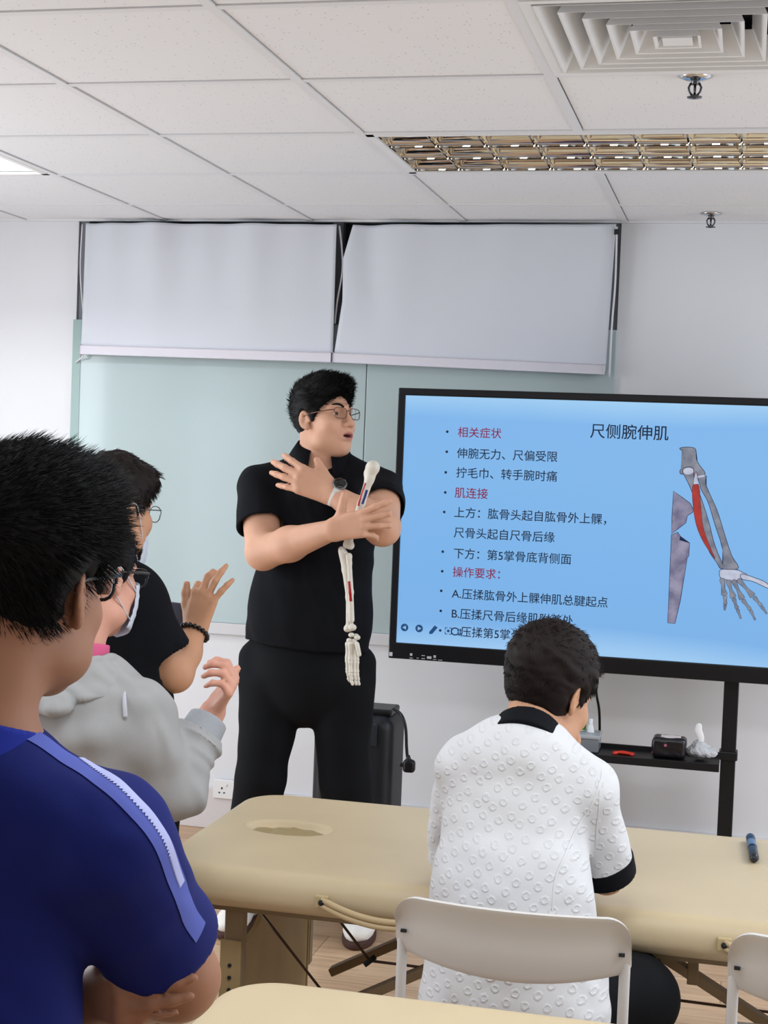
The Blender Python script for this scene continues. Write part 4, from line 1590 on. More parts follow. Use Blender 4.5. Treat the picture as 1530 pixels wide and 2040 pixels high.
def lips(o, C, B, s):
    """soft vertex tint that turns skin into lips and the open mouth"""
    n = len(o.data.vertices)
    P = np.zeros(n * 3)
    o.data.vertices.foreach_get('co', P)
    q = (P.reshape(-1, 3) - C) @ B.T / s
    a, b, c = q[:, 0], q[:, 1], q[:, 2]
    e = np.sqrt((a / 0.0235) ** 2 + ((c + 0.0672) / 0.0125) ** 2)
    tint = np.clip((1.08 - e) / 0.16, 0, 1) * (b > 0.078)
    at_ = o.data.attributes.new('tint', 'FLOAT', 'POINT')
    at_.data.foreach_set('value', tint.astype(np.float32))
    dark = np.clip((1.15 - np.sqrt((a / 0.021) ** 2 + ((c + 0.0675) / 0.006) ** 2)) / 0.3, 0, 1) * (b > 0.06) * np.clip((0.0995 - b) / 0.004, 0, 1)
    at_ = o.data.attributes.new('mouth', 'FLOAT', 'POINT')
    at_.data.foreach_set('value', dark.astype(np.float32))


def eyes(root, L, B, s, look=(0, 0)):
    for g in (-1, 1):
        c = L(g * 0.031, 0.0775, 0.0055)
        V, F = lathe_geo(c, [(math.sin(t) * 0.0122 * s, math.cos(t) * 0.0122 * s) for t in np.linspace(0.62, PI, 12)], 18, B[1] + B[0] * look[0] + B[2] * look[1])
        e = add_mesh('eye', V, F, M_EYEW, root)
        V, F = lathe_geo(c, [(math.sin(t) * 0.0123 * s, math.cos(t) * 0.0123 * s) for t in np.linspace(0.0, 0.62, 7)], 18, B[1] + B[0] * look[0] + B[2] * look[1])
        add_mesh('iris', V, F, M_EYEB, e)


def hand(v, wrist, d, n, side, curls, s=1.0, spread=6.0, thumb=((35, 10), (15, 0), (10, 0)), thumb_up=0.0, ts=1.0, k=0.005, out=None):
    """palm from wrist along d, back of the hand facing n, thumb on the side*(d x n) side; curls: degrees at the three joints of index..little"""
    d = nrm(d)
    n = nrm(n - d * (d @ n))
    t = nrm(np.cross(d, n)) * side
    offs = (0.029, 0.0095, -0.0095, -0.027)
    kn = (0.094, 0.098, 0.093, 0.084)
    seg = ((0.043, 0.026, 0.021), (0.047, 0.030, 0.022), (0.043, 0.028, 0.022), (0.034, 0.021, 0.019))
    rad = (0.0102, 0.0104, 0.0098, 0.0088)

    def rot(vec, ax, a):
        a = math.radians(a)
        return vec * math.cos(a) + np.cross(ax, vec) * math.sin(a) + ax * (ax @ vec) * (1 - math.cos(a))
    curl_ax = np.cross(n, d) * -1.0          # turning d about this axis sends it towards -n
    if (rot(d, curl_ax, 20) @ n) > 0:
        curl_ax = -curl_ax
    for i in range(4):
        b = wrist + d * kn[i] * s + t * offs[i] * s
        v.add(cap(wrist + t * offs[i] * 0.62 * s + d * 0.008 * s, b - n * 0.003 * s, 0.0155 * s, 0.0115 * s), 0.014 * s)
    v.add(cap(wrist + t * 0.022 * s + d * 0.025 * s - n * 0.008 * s, wrist + t * 0.026 * s + d * 0.06 * s - n * 0.006 * s, 0.015 * s, 0.012 * s), 0.014 * s)
    for i in range(4):
        p = wrist + d * kn[i] * s + t * offs[i] * s
        dd = rot(d, n, 0) * 1.0
        sp = math.radians(spread) * (1.5 - i) / 1.5
        dd = nrm(dd * math.cos(sp) + t * math.sin(sp))
        ax = nrm(curl_ax)
        r0 = rad[i] * s
        for j in range(3):
            dd = nrm(rot(dd, ax, curls[i][j]))
            q = p + dd * seg[i][j] * s
            r1 = r0 * (0.93 if j < 2 else 0.82)
            v.add(cap(p, q, r0, r1), k)
            p, r0 = q, r1
        if out is not None:
            out.append((p, dd, ax, i))
    p = wrist + d * 0.022 * s + t * 0.026 * s - n * 0.006 * s
    r0 = 0.0160 * s
    ang = 0
    for j, L_ in enumerate((0.042, 0.028, 0.023)):
        ang += thumb[j][0] if j == 0 else -thumb[j][0]
        a = math.radians(ang)
        dd = nrm(d * math.cos(a) + t * math.sin(a) - n * thumb_up)
        q = p + dd * L_ * s * ts
        r1 = (0.0122, 0.0112, 0.0092)[j] * s
        v.add(cap(p, q, r0, r1), 0.007)
        p, r0 = q, r1


def hair_mesh(name, root, C, B, s, m, thick=0.016, n=2500, length=0.03, comb=(0, 0.2, 0.5), lift=0.6, jitter=0.35, rad=0.0011, front=0.018, nape=-0.035, slope=0.55,
              extra=(), fade=-0.045, step=0.004, bend=0.5, seed=1, tufts=(), lump=0.004):
    L = lambda a, b, c: C + s * (a * B[0] + b * B[1] + c * B[2])
    ax = [axis((C[i] - 0.17 * s, C[i] + 0.17 * s + 0.02, step)) for i in range(3)]
    v = Vol(*ax)
    v.add(ell(L(0, -0.012, 0.036), (s * (0.076 + thick), s * (0.096 + thick), s * (0.098 + thick)), B), 0.01)
    for c, r in extra:
        v.add(ell(L(*c), tuple(s * q for q in r), B), 0.03)
    nf = nrm(0.76 * B[1] - 0.65 * B[2])
    v.keep(half(C + nf * front * s, nf), 0.008)
    nn = nrm(slope * B[1] - B[2])
    v.keep(half(C + s * B[2] * nape, nn), 0.008)
    for g in (-1, 1):
        v.cut(ell(L(g * 0.090, -0.008, -0.006), (0.026 * s, 0.023 * s, 0.036 * s), B), 0.006)
    V, Q = v.mesh(1)
    V = V + normals(V, Q) * folds(V, seed + 5, 70, lump)[:, None]
    N = normals(V, Q)
    q = (V - C) @ B.T / s
    r = np.random.default_rng(seed)
    ok = np.argwhere((((V - L(0, -0.012, 0.036)) * N).sum(1) > 0.03 * s)).ravel()
    em = np.abs(np.abs(q[ok][:, 0]) - 0.088) / 0.03
    eo = (em ** 2 + ((q[ok][:, 1] + 0.022) / 0.046) ** 2 + ((q[ok][:, 2] - 0.004) / 0.052) ** 2) > 1
    ok = ok[eo]
    pick = r.choice(ok, n)
    P0 = V[pick] - N[pick] * 0.004
    cw = comb(q[pick]) if callable(comb) else np.tile(np.array(comb, float), (n, 1))
    cw = cw @ B
    cw = cw - N[pick] * np.minimum(0, (cw * N[pick]).sum(1))[:, None]
    D = N[pick] * lift + cw + r.normal(size=(n, 3)) * jitter
    D /= np.linalg.norm(D, axis=1, keepdims=True)
    Dn = D + cw * bend + r.normal(size=(n, 3)) * jitter * 0.4
    Dn /= np.linalg.norm(Dn, axis=1, keepdims=True)
    Ls = length * s * r.uniform(0.55, 1.2, n) * np.clip(0.35 + (q[pick][:, 2] - fade) * 7.0, 0.22, 1.0)
    A = np.cross(D, r.normal(size=(n, 3)))
    A /= np.linalg.norm(A, axis=1, keepdims=True)
    Bv = np.cross(D, A)
    rr = rad * s * r.uniform(0.7, 1.5, n)
    rings = []
    for t, w in ((0, 1.0), (0.45, 0.8), (0.8, 0.45)):
        c = P0 + (D * t + (Dn - D) * 0.5 * t * t) * Ls[:, None]
        for a in (0, 2 * PI / 3, 4 * PI / 3):
            rings.append(c + (A * math.cos(a) + Bv * math.sin(a)) * (rr * w)[:, None])
    tip = P0 + (D + (Dn - D) * 0.5) * Ls[:, None]
    SV = np.stack(rings + [tip], 1).reshape(-1, 3)
    base = np.arange(n)[:, None] * 10 + len(V)
    SF = []
    for k in range(2):
        for j in range(3):
            j2 = (j + 1) % 3
            SF.append(base + np.array([[k * 3 + j, k * 3 + j2, k * 3 + 3 + j2, k * 3 + 3 + j]]))
    ST = [base + np.array([[6 + j, 6 + (j + 1) % 3, 9]]) for j in range(3)]
    faces = Q.tolist() + np.concatenate(SF).tolist() + np.concatenate(ST).tolist()
    return add_mesh(name, np.concatenate([V, SV]), faces, m, root)


def glasses(root, L, B, s, m_frame, w=0.026, h=0.019, y=0.118, z=0.002, rim=0.0013, temple=True, square=0.6):
    fr = []
    lens = []
    for g in (-1, 1):
        c = np.array([g * 0.034, y, z])
        pts = []
        for k in range(25):
            a = 2 * PI * k / 24
            ca, sa = math.cos(a), math.sin(a)
            p = 1 / max(1e-6, (abs(ca) ** (2 + square * 3) + abs(sa) ** (2 + square * 3)) ** (1 / (2 + square * 3)))
            x_, z_ = ca * p * w, sa * p * h
            if sa < 0:
                x_ *= 0.9
            pts.append(L(c[0] + x_, c[1] - abs(c[0] + x_) * 0.12, c[2] + z_))
        fr.append(tube_geo(pts, rim * s, 6, None, False))
        lens.append((np.array(pts[:-1]), [list(range(24))]))
        fr.append(tube_geo([pts[8] * 0 + L(g * (0.034 + w), y - (0.034 + w) * 0.12, z + h * 0.55), L(g * 0.071, y - 0.022, z + h * 0.55)], rim * s * 1.2, 6))
        if temple:
            fr.append(tube_geo(spline([L(g * 0.071, y - 0.018, z + h * 0.55), L(g * 0.079, y - 0.06, z + h * 0.5), L(g * 0.081, 0.0, z + h * 0.35), L(g * 0.081, -0.02, z - 0.006)], 16), rim * s * 1.25, 6))
    fr.append(tube_geo(spline([L(-0.010, y - 0.001, z + 0.006), L(0, y + 0.003, z + 0.009), L(0.010, y - 0.001, z + 0.006)], 8), rim * s, 6))
    gl = add_mesh('glasses', *join_geo(fr), m_frame, root)
    for vv, ff in lens:
        add_mesh('lens', vv, ff, M_LENS, gl, False)
    return gl


def flatcap(a, b, ra, rb, flat=None):
    """cloth tube cut square at b"""
    a, b = np.asarray(a, float), np.asarray(b, float)
    d = nrm(b - a)
    c = cap(a, b + d * rb, ra, rb, flat)
    d32 = d.astype(np.float32)

    def f(X, Y, Z):
        e = (X - b[0]) * d32[0] + (Y - b[1]) * d32[1] + (Z - b[2]) * d32[2]
        return np.maximum(c(X, Y, Z), e)
    f.lo, f.hi = c.lo, c.hi
    return f


def simple_legs(root, hips, feet, mtr, name='trousers', rt=0.085, ra=0.055, shoe='dedbd6'):
    """trousers down to the ankles and a pair of shoes standing on the floor"""
    hips = np.asarray(hips, float)
    lo = np.minimum(hips, np.min(feet, axis=0)) - 0.22
    hi = np.maximum(hips, np.max(feet, axis=0)) + 0.22
    v = Vol(axis((lo[0], hi[0], 0.010)), axis((lo[1], hi[1], 0.010)), axis((0.03, hips[2] + 0.16, 0.012)))
    v.add(cap(hips + (-0.045, 0, 0.02), hips + (0.045, 0, 0.02), 0.098, 0.098, ((0, 1, 0), 0.88)), 0.03)
    for ft in feet:
        ft = np.asarray(ft, float)
        hj = hips + np.array([(0.075 if ft[0] > hips[0] else -0.075), 0, -0.03])
        kn = (hj + ft) / 2 + np.array([0, 0.015, 0.03])
        v.add(cap(hj, kn, rt, 0.066), 0.02)
        v.add(flatcap(kn, ft + (0, 0, 0.07), 0.066, ra), 0.02)
    solid(name, v, mtr, root, 1, None, [(4, 18, 0.006)])


def shoe(root, heel, toe_dir, L=0.28, m=M_SHOE, ms=M_SOLE):
    d = nrm(np.array([toe_dir[0], toe_dir[1], 0]))
    sd = np.array([-d[1], d[0], 0])
    h = np.array([heel[0], heel[1], 0.0])
    B = np.array([d, sd, [0, 0, 1]])
    lo = np.minimum(h, h + d * L) - 0.09
    hi = np.maximum(h, h + d * L) + 0.09
    v = Vol(axis((lo[0], hi[0], 0.004)), axis((lo[1], hi[1], 0.004)), axis((0.0, 0.16, 0.004)))
    v.add(ell(h + d * L * 0.68 + (0, 0, 0.045), (L * 0.36, 0.050, 0.042), B), 0.02)
    v.add(ell(h + d * L * 0.22 + (0, 0, 0.055), (L * 0.25, 0.040, 0.06), B), 0.03)
    v.add(cap(h + d * 0.06 + (0, 0, 0.06), h + d * 0.07 + (0, 0, 0.105), 0.04, 0.043), 0.02)
    v.cut(cap(h + d * 0.065 + (0, 0, 0.10), h + d * 0.065 + (0, 0, 0.2), 0.034, 0.036), 0.004)
    v.keep(half((0, 0, 0.022), (0, 0, -1)), 0.003)
    so = solid('shoe', v, m, root, 1, None, [(6, 60, 0.0022)])
    vs = Vol(axis((lo[0], hi[0], 0.004)), axis((lo[1], hi[1], 0.004)), axis((-0.004, 0.05, 0.003)))
    vs.add(ell(h + d * L * 0.66 + (0, 0, 0.016), (L * 0.375, 0.052, 0.05), B), 0.02)
    vs.add(ell(h + d * L * 0.24 + (0, 0, 0.016), (L * 0.27, 0.043, 0.05), B), 0.02)
    vs.keep(half((0, 0, 0.001), (0, 0, -1)), 0.002).keep(half((0, 0, 0.026), (0, 0, 1)), 0.002)
    solid('sole', vs, ms, so, 0)
    geo = [tube_geo([h + d * (L * (0.42 + 0.07 * k)) + sd * 0.022 + (0, 0, 0.096 - 0.011 * k), h + d * (L * (0.45 + 0.07 * k)) + (0, 0, 0.104 - 0.011 * k), h + d * (L * (0.42 + 0.07 * k)) - sd * 0.022 + (0, 0, 0.096 - 0.011 * k)], 0.003, 6) for k in range(4)]
    add_mesh('laces', *join_geo(geo), m, so)


def bvh_of(o):
    from mathutils.bvhtree import BVHTree
    me = o.data
    M = o.matrix_world
    return BVHTree.FromPolygons([M @ v.co for v in me.vertices], [tuple(p.vertices) for p in me.polygons])


def surf(bvh, x, y, Yguess):
    o = Vector((0, 0, EYE))
    d = (Vector(at(x, y, Yguess)) - o).normalized()
    h = bvh.ray_cast(o, d)
    if h[0] is None:
        h = bvh.find_nearest(Vector(at(x, y, Yguess)))
    return np.array(h[0]), np.array(h[1])


def ribbon(name, bvh, pts, width, m, parent, off=0.0015, n=60, taper=False, zig=0.0, nacross=4):
    """flat band laid on a surface along a path of surface points"""
    path = spline(np.array(pts), n)
    T = np.gradient(path, axis=0)
    V, F = [], []
    for i in range(n):
        loc, nor, _, _ = bvh.find_nearest(Vector(path[i]))
        nor = np.array(nor)
        sdir = nrm(np.cross(T[i], nor))
        wd_ = width[min(i * len(width) // n, len(width) - 1)] if isinstance(width, (list, tuple)) else width
        for k in range(nacross + 1):
            u = k / nacross - 0.5
            w2 = wd_
            if zig and k == nacross:
                w2 = wd_ * (1 - zig * (i % 2))
            l2, n2, _, _ = bvh.find_nearest(Vector(path[i] + sdir * u * w2))
            V.append(np.array(l2) + np.array(n2) * off)
    for i in range(n - 1):
        for k in range(nacross):
            a = i * (nacross + 1) + k
            F.append([a, a + 1, a + nacross + 2, a + nacross + 1])
    return add_mesh(name, V, F, m, parent)


# ------------------------------------------------------------------ presenter
def build_presenter():
    J = lambda x, y, Y: np.array(at(x, y, Y))
    root = empty('person', (float(at(612, 1330, 4.5)[0]), 4.52, 0), 'person in black polo and wide black trousers, arms crossed, holding a skeleton arm', 'person')
    C = J(645, 836, 4.47)
    az_head = 180 - 52 - 10
    B = frame_from(direction(az_head, 9), -0.03)
    s = 0.93
    v = Vol(axis((-1.66, -0.96, 0.0035)), axis((4.05, 4.72, 0.0035)), axis((0.06, 0.95, 0.03), (0.95, 1.47, 0.0035), (1.47, 1.78, 0.0023)))
    # trunk and legs (under the clothes)
    v.add(cap(J(638, 1010, 4.5), J(617, 1230, 4.5), 0.15, 0.15, ((0, 1, 0), 0.62)), 0.03)
    v.add(cap(J(540, 975, 4.5), J(742, 975, 4.5), 0.055, 0.055), 0.04)
    v.add(cap(J(615, 1250, 4.5), J(612, 1340, 4.5), 0.15, 0.14, ((0, 1, 0), 0.7)), 0.03)
    for hp, kn, an in (((560, 1350, 4.5), (525, 1560, 4.48), (474, 1790, 4.5)), ((670, 1350, 4.5), (690, 1570, 4.52), (728, 1800, 4.6))):
        v.add(cap(J(*hp), J(*kn), 0.08, 0.055), 0.03).add(cap(J(*kn), J(*an), 0.055, 0.035), 0.02)
    # neck and head
    L = head_parts(v, C, B, s)
    v.add(cap(J(634, 965, 4.5), L(0, -0.026, -0.055), 0.060, 0.058), 0.02)
    v.add(cap(J(585, 945, 4.5), J(640, 912, 4.5), 0.035, 0.045), 0.04).add(cap(J(700, 945, 4.5), J(640, 912, 4.5), 0.035, 0.045), 0.04)
    # his right arm (left in the picture), in front
    sR, eR, wR = J(517, 972, 4.47), J(524, 1101, 4.32), J(662, 1056, 4.165)
    v.add(cap(sR, eR, 0.064, 0.050), 0.03)
    v.add(cap(eR, eR * 0.6 + wR * 0.4, 0.050, 0.050), 0.02).add(cap(eR * 0.6 + wR * 0.4, wR, 0.050, 0.030), 0.02)
    # his left arm, folded to the other shoulder
    sL, eL, wL = J(758, 975, 4.47), J(762, 1052, 4.275), J(661, 983, 4.295)
    v.add(cap(sL, eL, 0.062, 0.050), 0.03)
    v.add(cap(eL, eL * 0.6 + wL * 0.4, 0.050, 0.046), 0.02).add(cap(eL * 0.6 + wL * 0.4, wL, 0.046, 0.029), 0.02)
    dL = J(586, 950, 4.275) - wL
    hand(v, wL, dL, np.array([0.05, -1, 0.12]), 1 if np.cross(nrm(dL), np.array([0.05, -1, 0.12])) @ np.array([0.4, 0, 1]) > 0 else -1,
         ((30, 16, 10), (22, 16, 10), (20, 16, 10), (24, 16, 10)), 1.12, 8, ((36, 0), (0, 0), (-6, 0)), ts=0.66)
    dR = J(728, 1042, 4.150) - wR
    hand(v, wR, dR, np.array([0.05, -1, 0.15]), 1 if np.cross(nrm(dR), np.array([0.05, -1, 0.15])) @ np.array([0, 0, 1]) > 0 else -1,
         ((4, 14, 10), (10, 14, 8), (22, 20, 12), (48, 40, 20)), 1.03, 12, ((64, 0), (-6, 0), (0, 0)), ts=0.76)
    lips(solid('body', v, M_SKIN, root, 1), C, B, s)
    eyes(root, L, B, s, (0.05, -0.05))
    for g in (-1, 1):
        V, F = tube_geo(spline([L(g * 0.013, 0.1025, 0.026), L(g * 0.028, 0.0985, 0.0345), L(g * 0.043, 0.0875, 0.0345), L(g * 0.054, 0.074, 0.027)], 14), np.linspace(0.0042, 0.0016, 14) * s, 8, (B[2], 1.0))
        add_mesh('eyebrow', V, F, M_HAIR, root)
    hair = hair_mesh('hair', root, C, B, s, M_HAIR, 0.012, 9000, 0.024, (0.05, 0.75, 0.1), 0.16, 0.17, 0.0007, 0.020, -0.024, 0.62,
                     extra=(((0, -0.01, 0.075), (0.084, 0.104, 0.078)), ((0, 0.050, 0.105), (0.066, 0.054, 0.036))), step=0.0035, seed=3)
    # sideburn
    for g in (-1, 1):
        v2 = ell(L(g * 0.0735, 0.018, 0.008), (0.006, 0.010, 0.022), B)
        vv = Vol(*[axis((L(g * 0.0735, 0.018, 0.008)[i] - 0.03, L(g * 0.0735, 0.018, 0.008)[i] + 0.03, 0.0025)) for i in range(3)])
        vv.add(v2, 0.002)
        solid('sideburn', vv, M_HAIR, root)
    glasses(root, L, B, s, mat('bronze_wire', '6b4a3c', 0.25, 0.5, metal=0.7), 0.026, 0.0175, 0.112, 0.004, 0.0013)
    # polo shirt
    v = Vol(axis((-1.66, -0.96, 0.0045)), axis((4.22, 4.72, 0.0045)), axis((0.85, 1.56, 0.0045)))
    v.add(cap(J(640, 1030, 4.5), J(617, 1225, 4.48), 0.178, 0.186, ((0, 1, 0), 0.70)), 0.03)
    v.add(flatcap(J(617, 1200, 4.48), J(610, 1284, 4.48), 0.186, 0.207, ((0, 1, 0), 0.74)), 0.03)
    v.add(cap(J(545, 968, 4.5), J(742, 972, 4.5), 0.066, 0.062), 0.04)
    v.add(cap(J(560, 955, 4.5), J(640, 918, 4.5), 0.045, 0.052), 0.04).add(cap(J(722, 958, 4.5), J(645, 918, 4.5), 0.045, 0.052), 0.04)
    hR = sR * 0.38 + eR * 0.62
    v.add(flatcap(sR, hR, 0.073, 0.074), 0.03)
    hL = sL * 0.52 + eL * 0.48
    v.add(flatcap(sL, hL, 0.070, 0.072), 0.03)
    v.cut(cap(hR - nrm(eR - sR) * 0.02, hR + nrm(eR - sR) * 0.04, 0.066, 0.066), 0.003)
    v.cut(cap(hL - nrm(eL - sL) * 0.02, hL + nrm(eL - sL) * 0.04, 0.065, 0.065), 0.003)
    v.cut(cap(J(656, 962, 4.37), J(650, 900, 4.41), 0.006, 0.06), 0.006)
    v.cut(cap(J(636, 935, 4.49), J(640, 880, 4.47), 0.062, 0.068), 0.006)
    ps = solid('polo_shirt', v, M_BLACKCL, root, 3, None, [(2, 16, 0.007), (7, 34, 0.003)])
    bv = bvh_of(ps)
    ribbon('sleeve_print', bv, [surf(bv, x, y, 4.42)[0] for x, y in ((775, 980), (779, 988), (784, 992), (788, 1002))], 0.0035, mat('print_grey', '4a4c58', 0.6, 0.2), ps, 0.0008, 30)
    # collar: two wings
    cc = J(637, 925, 4.485) + (0, 0, 0.034)
    V, F = [], []
    n = 26
    for i in range(n + 1):
        a = math.radians(-50 + 310 * i / n)
        cx, cy = math.cos(a), math.sin(a)
        e = min(i, n - i) / n
        drop = 0.0 if e > 0.16 else 0.022 * (1 - e / 0.16)
        for r_, z_ in ((0.064, 0.030 + 0.0 * drop), (0.067, 0.036), (0.082, 0.012 - drop), (0.098, -0.016 - 1.6 * drop), (0.096, -0.020 - 1.6 * drop)):
            V.append(cc + np.array([cx * r_ * 1.05, cy * r_ * 0.95, z_ + 0.016 * cy - 0.6 * drop]))
    for i in range(n):
        for k in range(4):
            a = i * 5 + k
            F.append([a, a + 1, a + 6, a + 5])
    co = add_mesh('collar', V, F, M_BLACKCL, root)
    md = co.modifiers.new('thickness', 'SOLIDIFY')
    md.thickness = 0.002
    # trousers
    v = Vol(axis((-1.70, -0.92, 0.008)), axis((4.2, 4.85, 0.008)), axis((0.07, 1.0, 0.008)))
    v.add(cap(J(612, 1262, 4.49), J(610, 1335, 4.49), 0.166, 0.180, ((0, 1, 0), 0.74)), 0.03)
    for hp, kn, an in (((543, 1365, 4.48), (520, 1545, 4.46), (484, 1790, 4.58)), ((677, 1365, 4.5), (687, 1560, 4.52), (722, 1805, 4.60))):
        v.add(cap(J(*hp), J(*kn), 0.098, 0.080), 0.010).add(flatcap(J(*kn), J(*an), 0.080, 0.080), 0.02)
    v.add(cap(J(507, 1310, 4.48), J(515, 1420, 4.46), 0.045, 0.045), 0.04).add(cap(J(722, 1320, 4.5), J(712, 1430, 4.5), 0.04, 0.04), 0.04)
    solid('trousers', v, M_TROUSER, root, 1, None, [(5, 14, 0.008)])
    hl, tl = az(508, 1808, 0.02), az(452, 1856, 0.02)
    shoe(root, hl, tl - hl, 0.29)
    shoe(root, (float(J(728, 1815, 4.66)[0]) - 0.01, 4.74, 0), (0.10, -1), 0.285)
    # wristwatch on the left wrist
    ad = nrm(dL)
    wc = wL - ad * 0.012
    ws_ = empty('wristwatch', tuple(wc))
    adopt(ws_, root)
    up_ = nrm(np.array([0.05, -1, 0.25]) - ad * (ad @ np.array([0.05, -1, 0.25])))
    sd_ = np.cross(ad, up_)
    M_STRAP = mat('watch_strap_white', 'cfcac4', 0.5, 0.3, noise=0.25, nscale=240)
    V, F = [], []
    n = 32
    for i in range(n):
        a = 2 * PI * i / n
        for w_, r_ in ((-0.0105, 0.0), (0.0105, 0.0), (0.0105, 0.003), (-0.0105, 0.003)):
            rx, ry = 0.0335 + r_, 0.0325 + r_
            V.append(wc + ad * w_ + up_ * math.cos(a) * ry + sd_ * math.sin(a) * rx)
    for i in range(n):
        for k in range(4):
            F.append([i * 4 + k, i * 4 + (k + 1) % 4, ((i + 1) % n) * 4 + (k + 1) % 4, ((i + 1) % n) * 4 + k])
    adopt(add_mesh('strap', V, F, M_STRAP), ws_)
    fc = wc + (up_ * 0.45 + np.cross(up_, ad) * (0.88 if (np.cross(up_, ad) @ np.array([0, 0, 1])) > 0 else -0.88)) * 0.033
    fn = nrm(fc - wc)
    fn = nrm(fn + np.array([0, -0.75, 0.0]))
    adopt(lathe('watch_case', fc, [(0, 0), (0.021, 0.0), (0.0225, 0.004), (0.0225, 0.008), (0.0195, 0.0105), (0.0185, 0.0102), (0, 0.0102)], mat('watch_grey', '6d6a68', 0.35, 0.4, metal=0.4), None, 8, fn), ws_)
    adopt(lathe('dial', fc + fn * 0.0006, [(0, 0.0104), (0.0178, 0.0104), (0.018, 0.0098)], mat('watch_black', '0c0d10', 0.15, 0.5), None, 24, fn), ws_)
    return root


build_presenter()


# ------------------------------------------------------------------ skeleton arm
def build_bones():
    BY = 4.222
    J = lambda x, y, Y=BY: np.array(at(x, y, Y))
    root = empty('skeleton_arm_model', tuple(J(697, 1250)), 'life-size skeleton arm model with red and blue painted patches, held upright', 'skeleton model')

    def vol(pix, st=0.0022, pad=0.04):
        P = np.array([J(*p) for p in pix])
        lo, hi = P.min(0) - pad, P.max(0) + pad
        return Vol(*[axis((lo[i], hi[i], st)) for i in range(3)])
    v = vol([(743, 925), (690, 1092)])
    v.add(ell(J(743, 930, BY - 0.004), (0.0195, 0.019, 0.0185)), 0.004)
    v.add(cap(J(741, 936), J(736, 956), 0.017, 0.0125), 0.012).add(ell(J(733, 944, BY + 0.008), (0.012, 0.014, 0.015)), 0.01)
    v.add(cap(J(737, 952), J(720, 1003), 0.0125, 0.0105), 0.008).add(cap(J(720, 1003), J(699, 1062), 0.0105, 0.0105), 0.008)
    v.add(cap(J(699, 1062), J(694, 1080), 0.011, 0.013, ((0, 1, 0), 0.7)), 0.008)
    v.add(cap(J(690, 1086), J(698, 1087), 0.010, 0.012), 0.006).cut(ell(J(695, 1072, BY - 0.014), (0.005, 0.006, 0.008)), 0.003)
    hum = solid('humerus', v, M_BONE, root, 1)
    bv = bvh_of(hum)
    ribbon('red_patch', bv, [surf(bv, 728, 962, BY)[0], surf(bv, 720, 985, BY)[0], surf(bv, 714, 1008, BY)[0]], 0.006, M_RED, hum, 0.0006, 20)
    ribbon('blue_patch', bv, [surf(bv, 731, 976, BY)[0], surf(bv, 727, 990, BY)[0], surf(bv, 722, 1004, BY)[0]], 0.007, M_BLUEP, hum, 0.0006, 20)
    v = vol([(680, 1088), (715, 1262)])
    v.add(cap(J(683, 1099), J(690, 1135), 0.0135, 0.012), 0.008).add(cap(J(690, 1135), J(695, 1190), 0.0125, 0.0085), 0.008)
    v.add(ell(J(681, 1094), (0.009, 0.012, 0.008)), 0.006).cut(ell(J(694, 1092, BY - 0.004), (0.015, 0.02, 0.012)), 0.003)
    v.add(cap(J(695, 1190), J(696, 1240), 0.0085, 0.010), 0.008)
    v.add(cap(J(692, 1252), J(702, 1250), 0.011, 0.010), 0.008)
    ul = solid('ulna', v, M_BONE, root, 1)
    v = vol([(690, 1100), (715, 1262)])
    v.add(cap(J(695, 1108, BY - 0.01), J(696, 1122, BY - 0.01), 0.010, 0.007), 0.004).add(cap(J(696, 1122, BY - 0.01), J(699, 1180, BY - 0.012), 0.007, 0.008), 0.006)
    v.add(cap(J(699, 1180, BY - 0.012), J(700, 1235, BY - 0.01), 0.0075, 0.009), 0.006).add(ell(J(702, 1250, BY - 0.008), (0.012, 0.012, 0.010)), 0.008)
    ra = solid('radius', v, M_BONE, root, 1)
    bv = bvh_of(ra)
    ribbon('red_patch', bv, [surf(bv, 695, 1158, BY)[0], surf(bv, 697, 1180, BY)[0], surf(bv, 699, 1198, BY)[0]], 0.009, M_RED, ra, 0.0006, 20)
    for x, y, dy in ((700, 1265, 0), (709, 1267, 0.004), (696, 1276, -0.004), (705, 1277, 0), (712, 1270, -0.004)):
        v = vol([(x, y)], 0.002, 0.02)
        v.add(ell(J(x, y, BY + dy), (0.009, 0.009, 0.0075)), 0.003)
        solid('carpal_bone', v, M_BONE, root, 1)
    for i, (x0_, x1_, dy) in enumerate(((693, 691, 0.0), (698, 698, -0.010), (704, 706, -0.004), (709, 713, 0.004))):
        y = 1281
        xs = np.linspace(x0_, x1_, 8)
        lens = (36, 24, 15, 10) if i != 0 else (33, 22, 14, 9)
        xx = x0_
        for j, l_ in enumerate(lens):
            x2 = xx + (x1_ - x0_) * 0.5 if j == 0 else xx + (2.0 if j > 1 else 0.5)
            v = vol([(xx, y), (x2, y + l_)], 0.002, 0.02)
            v.add(cap(J(xx, y + 2, BY + dy), J((xx + x2) / 2, y + l_ / 2, BY + dy), 0.0085 - 0.001 * j, 0.0055 - 0.0006 * j), 0.003)
            v.add(cap(J((xx + x2) / 2, y + l_ / 2, BY + dy), J(x2, y + l_ - 3, BY + dy), 0.0055 - 0.0006 * j, 0.0075 - 0.001 * j), 0.003)
            solid('metacarpal_bone' if j == 0 else 'finger_bone', v, M_BONE, root, 1)
            xx, y = x2, y + l_
    v = vol([(712, 1282), (719, 1315)], 0.002, 0.02)
    v.add(cap(J(711, 1283, BY - 0.012), J(716, 1304, BY - 0.016), 0.007, 0.006), 0.003)
    solid('thumb_bone', v, M_BONE, root, 1)


build_bones()


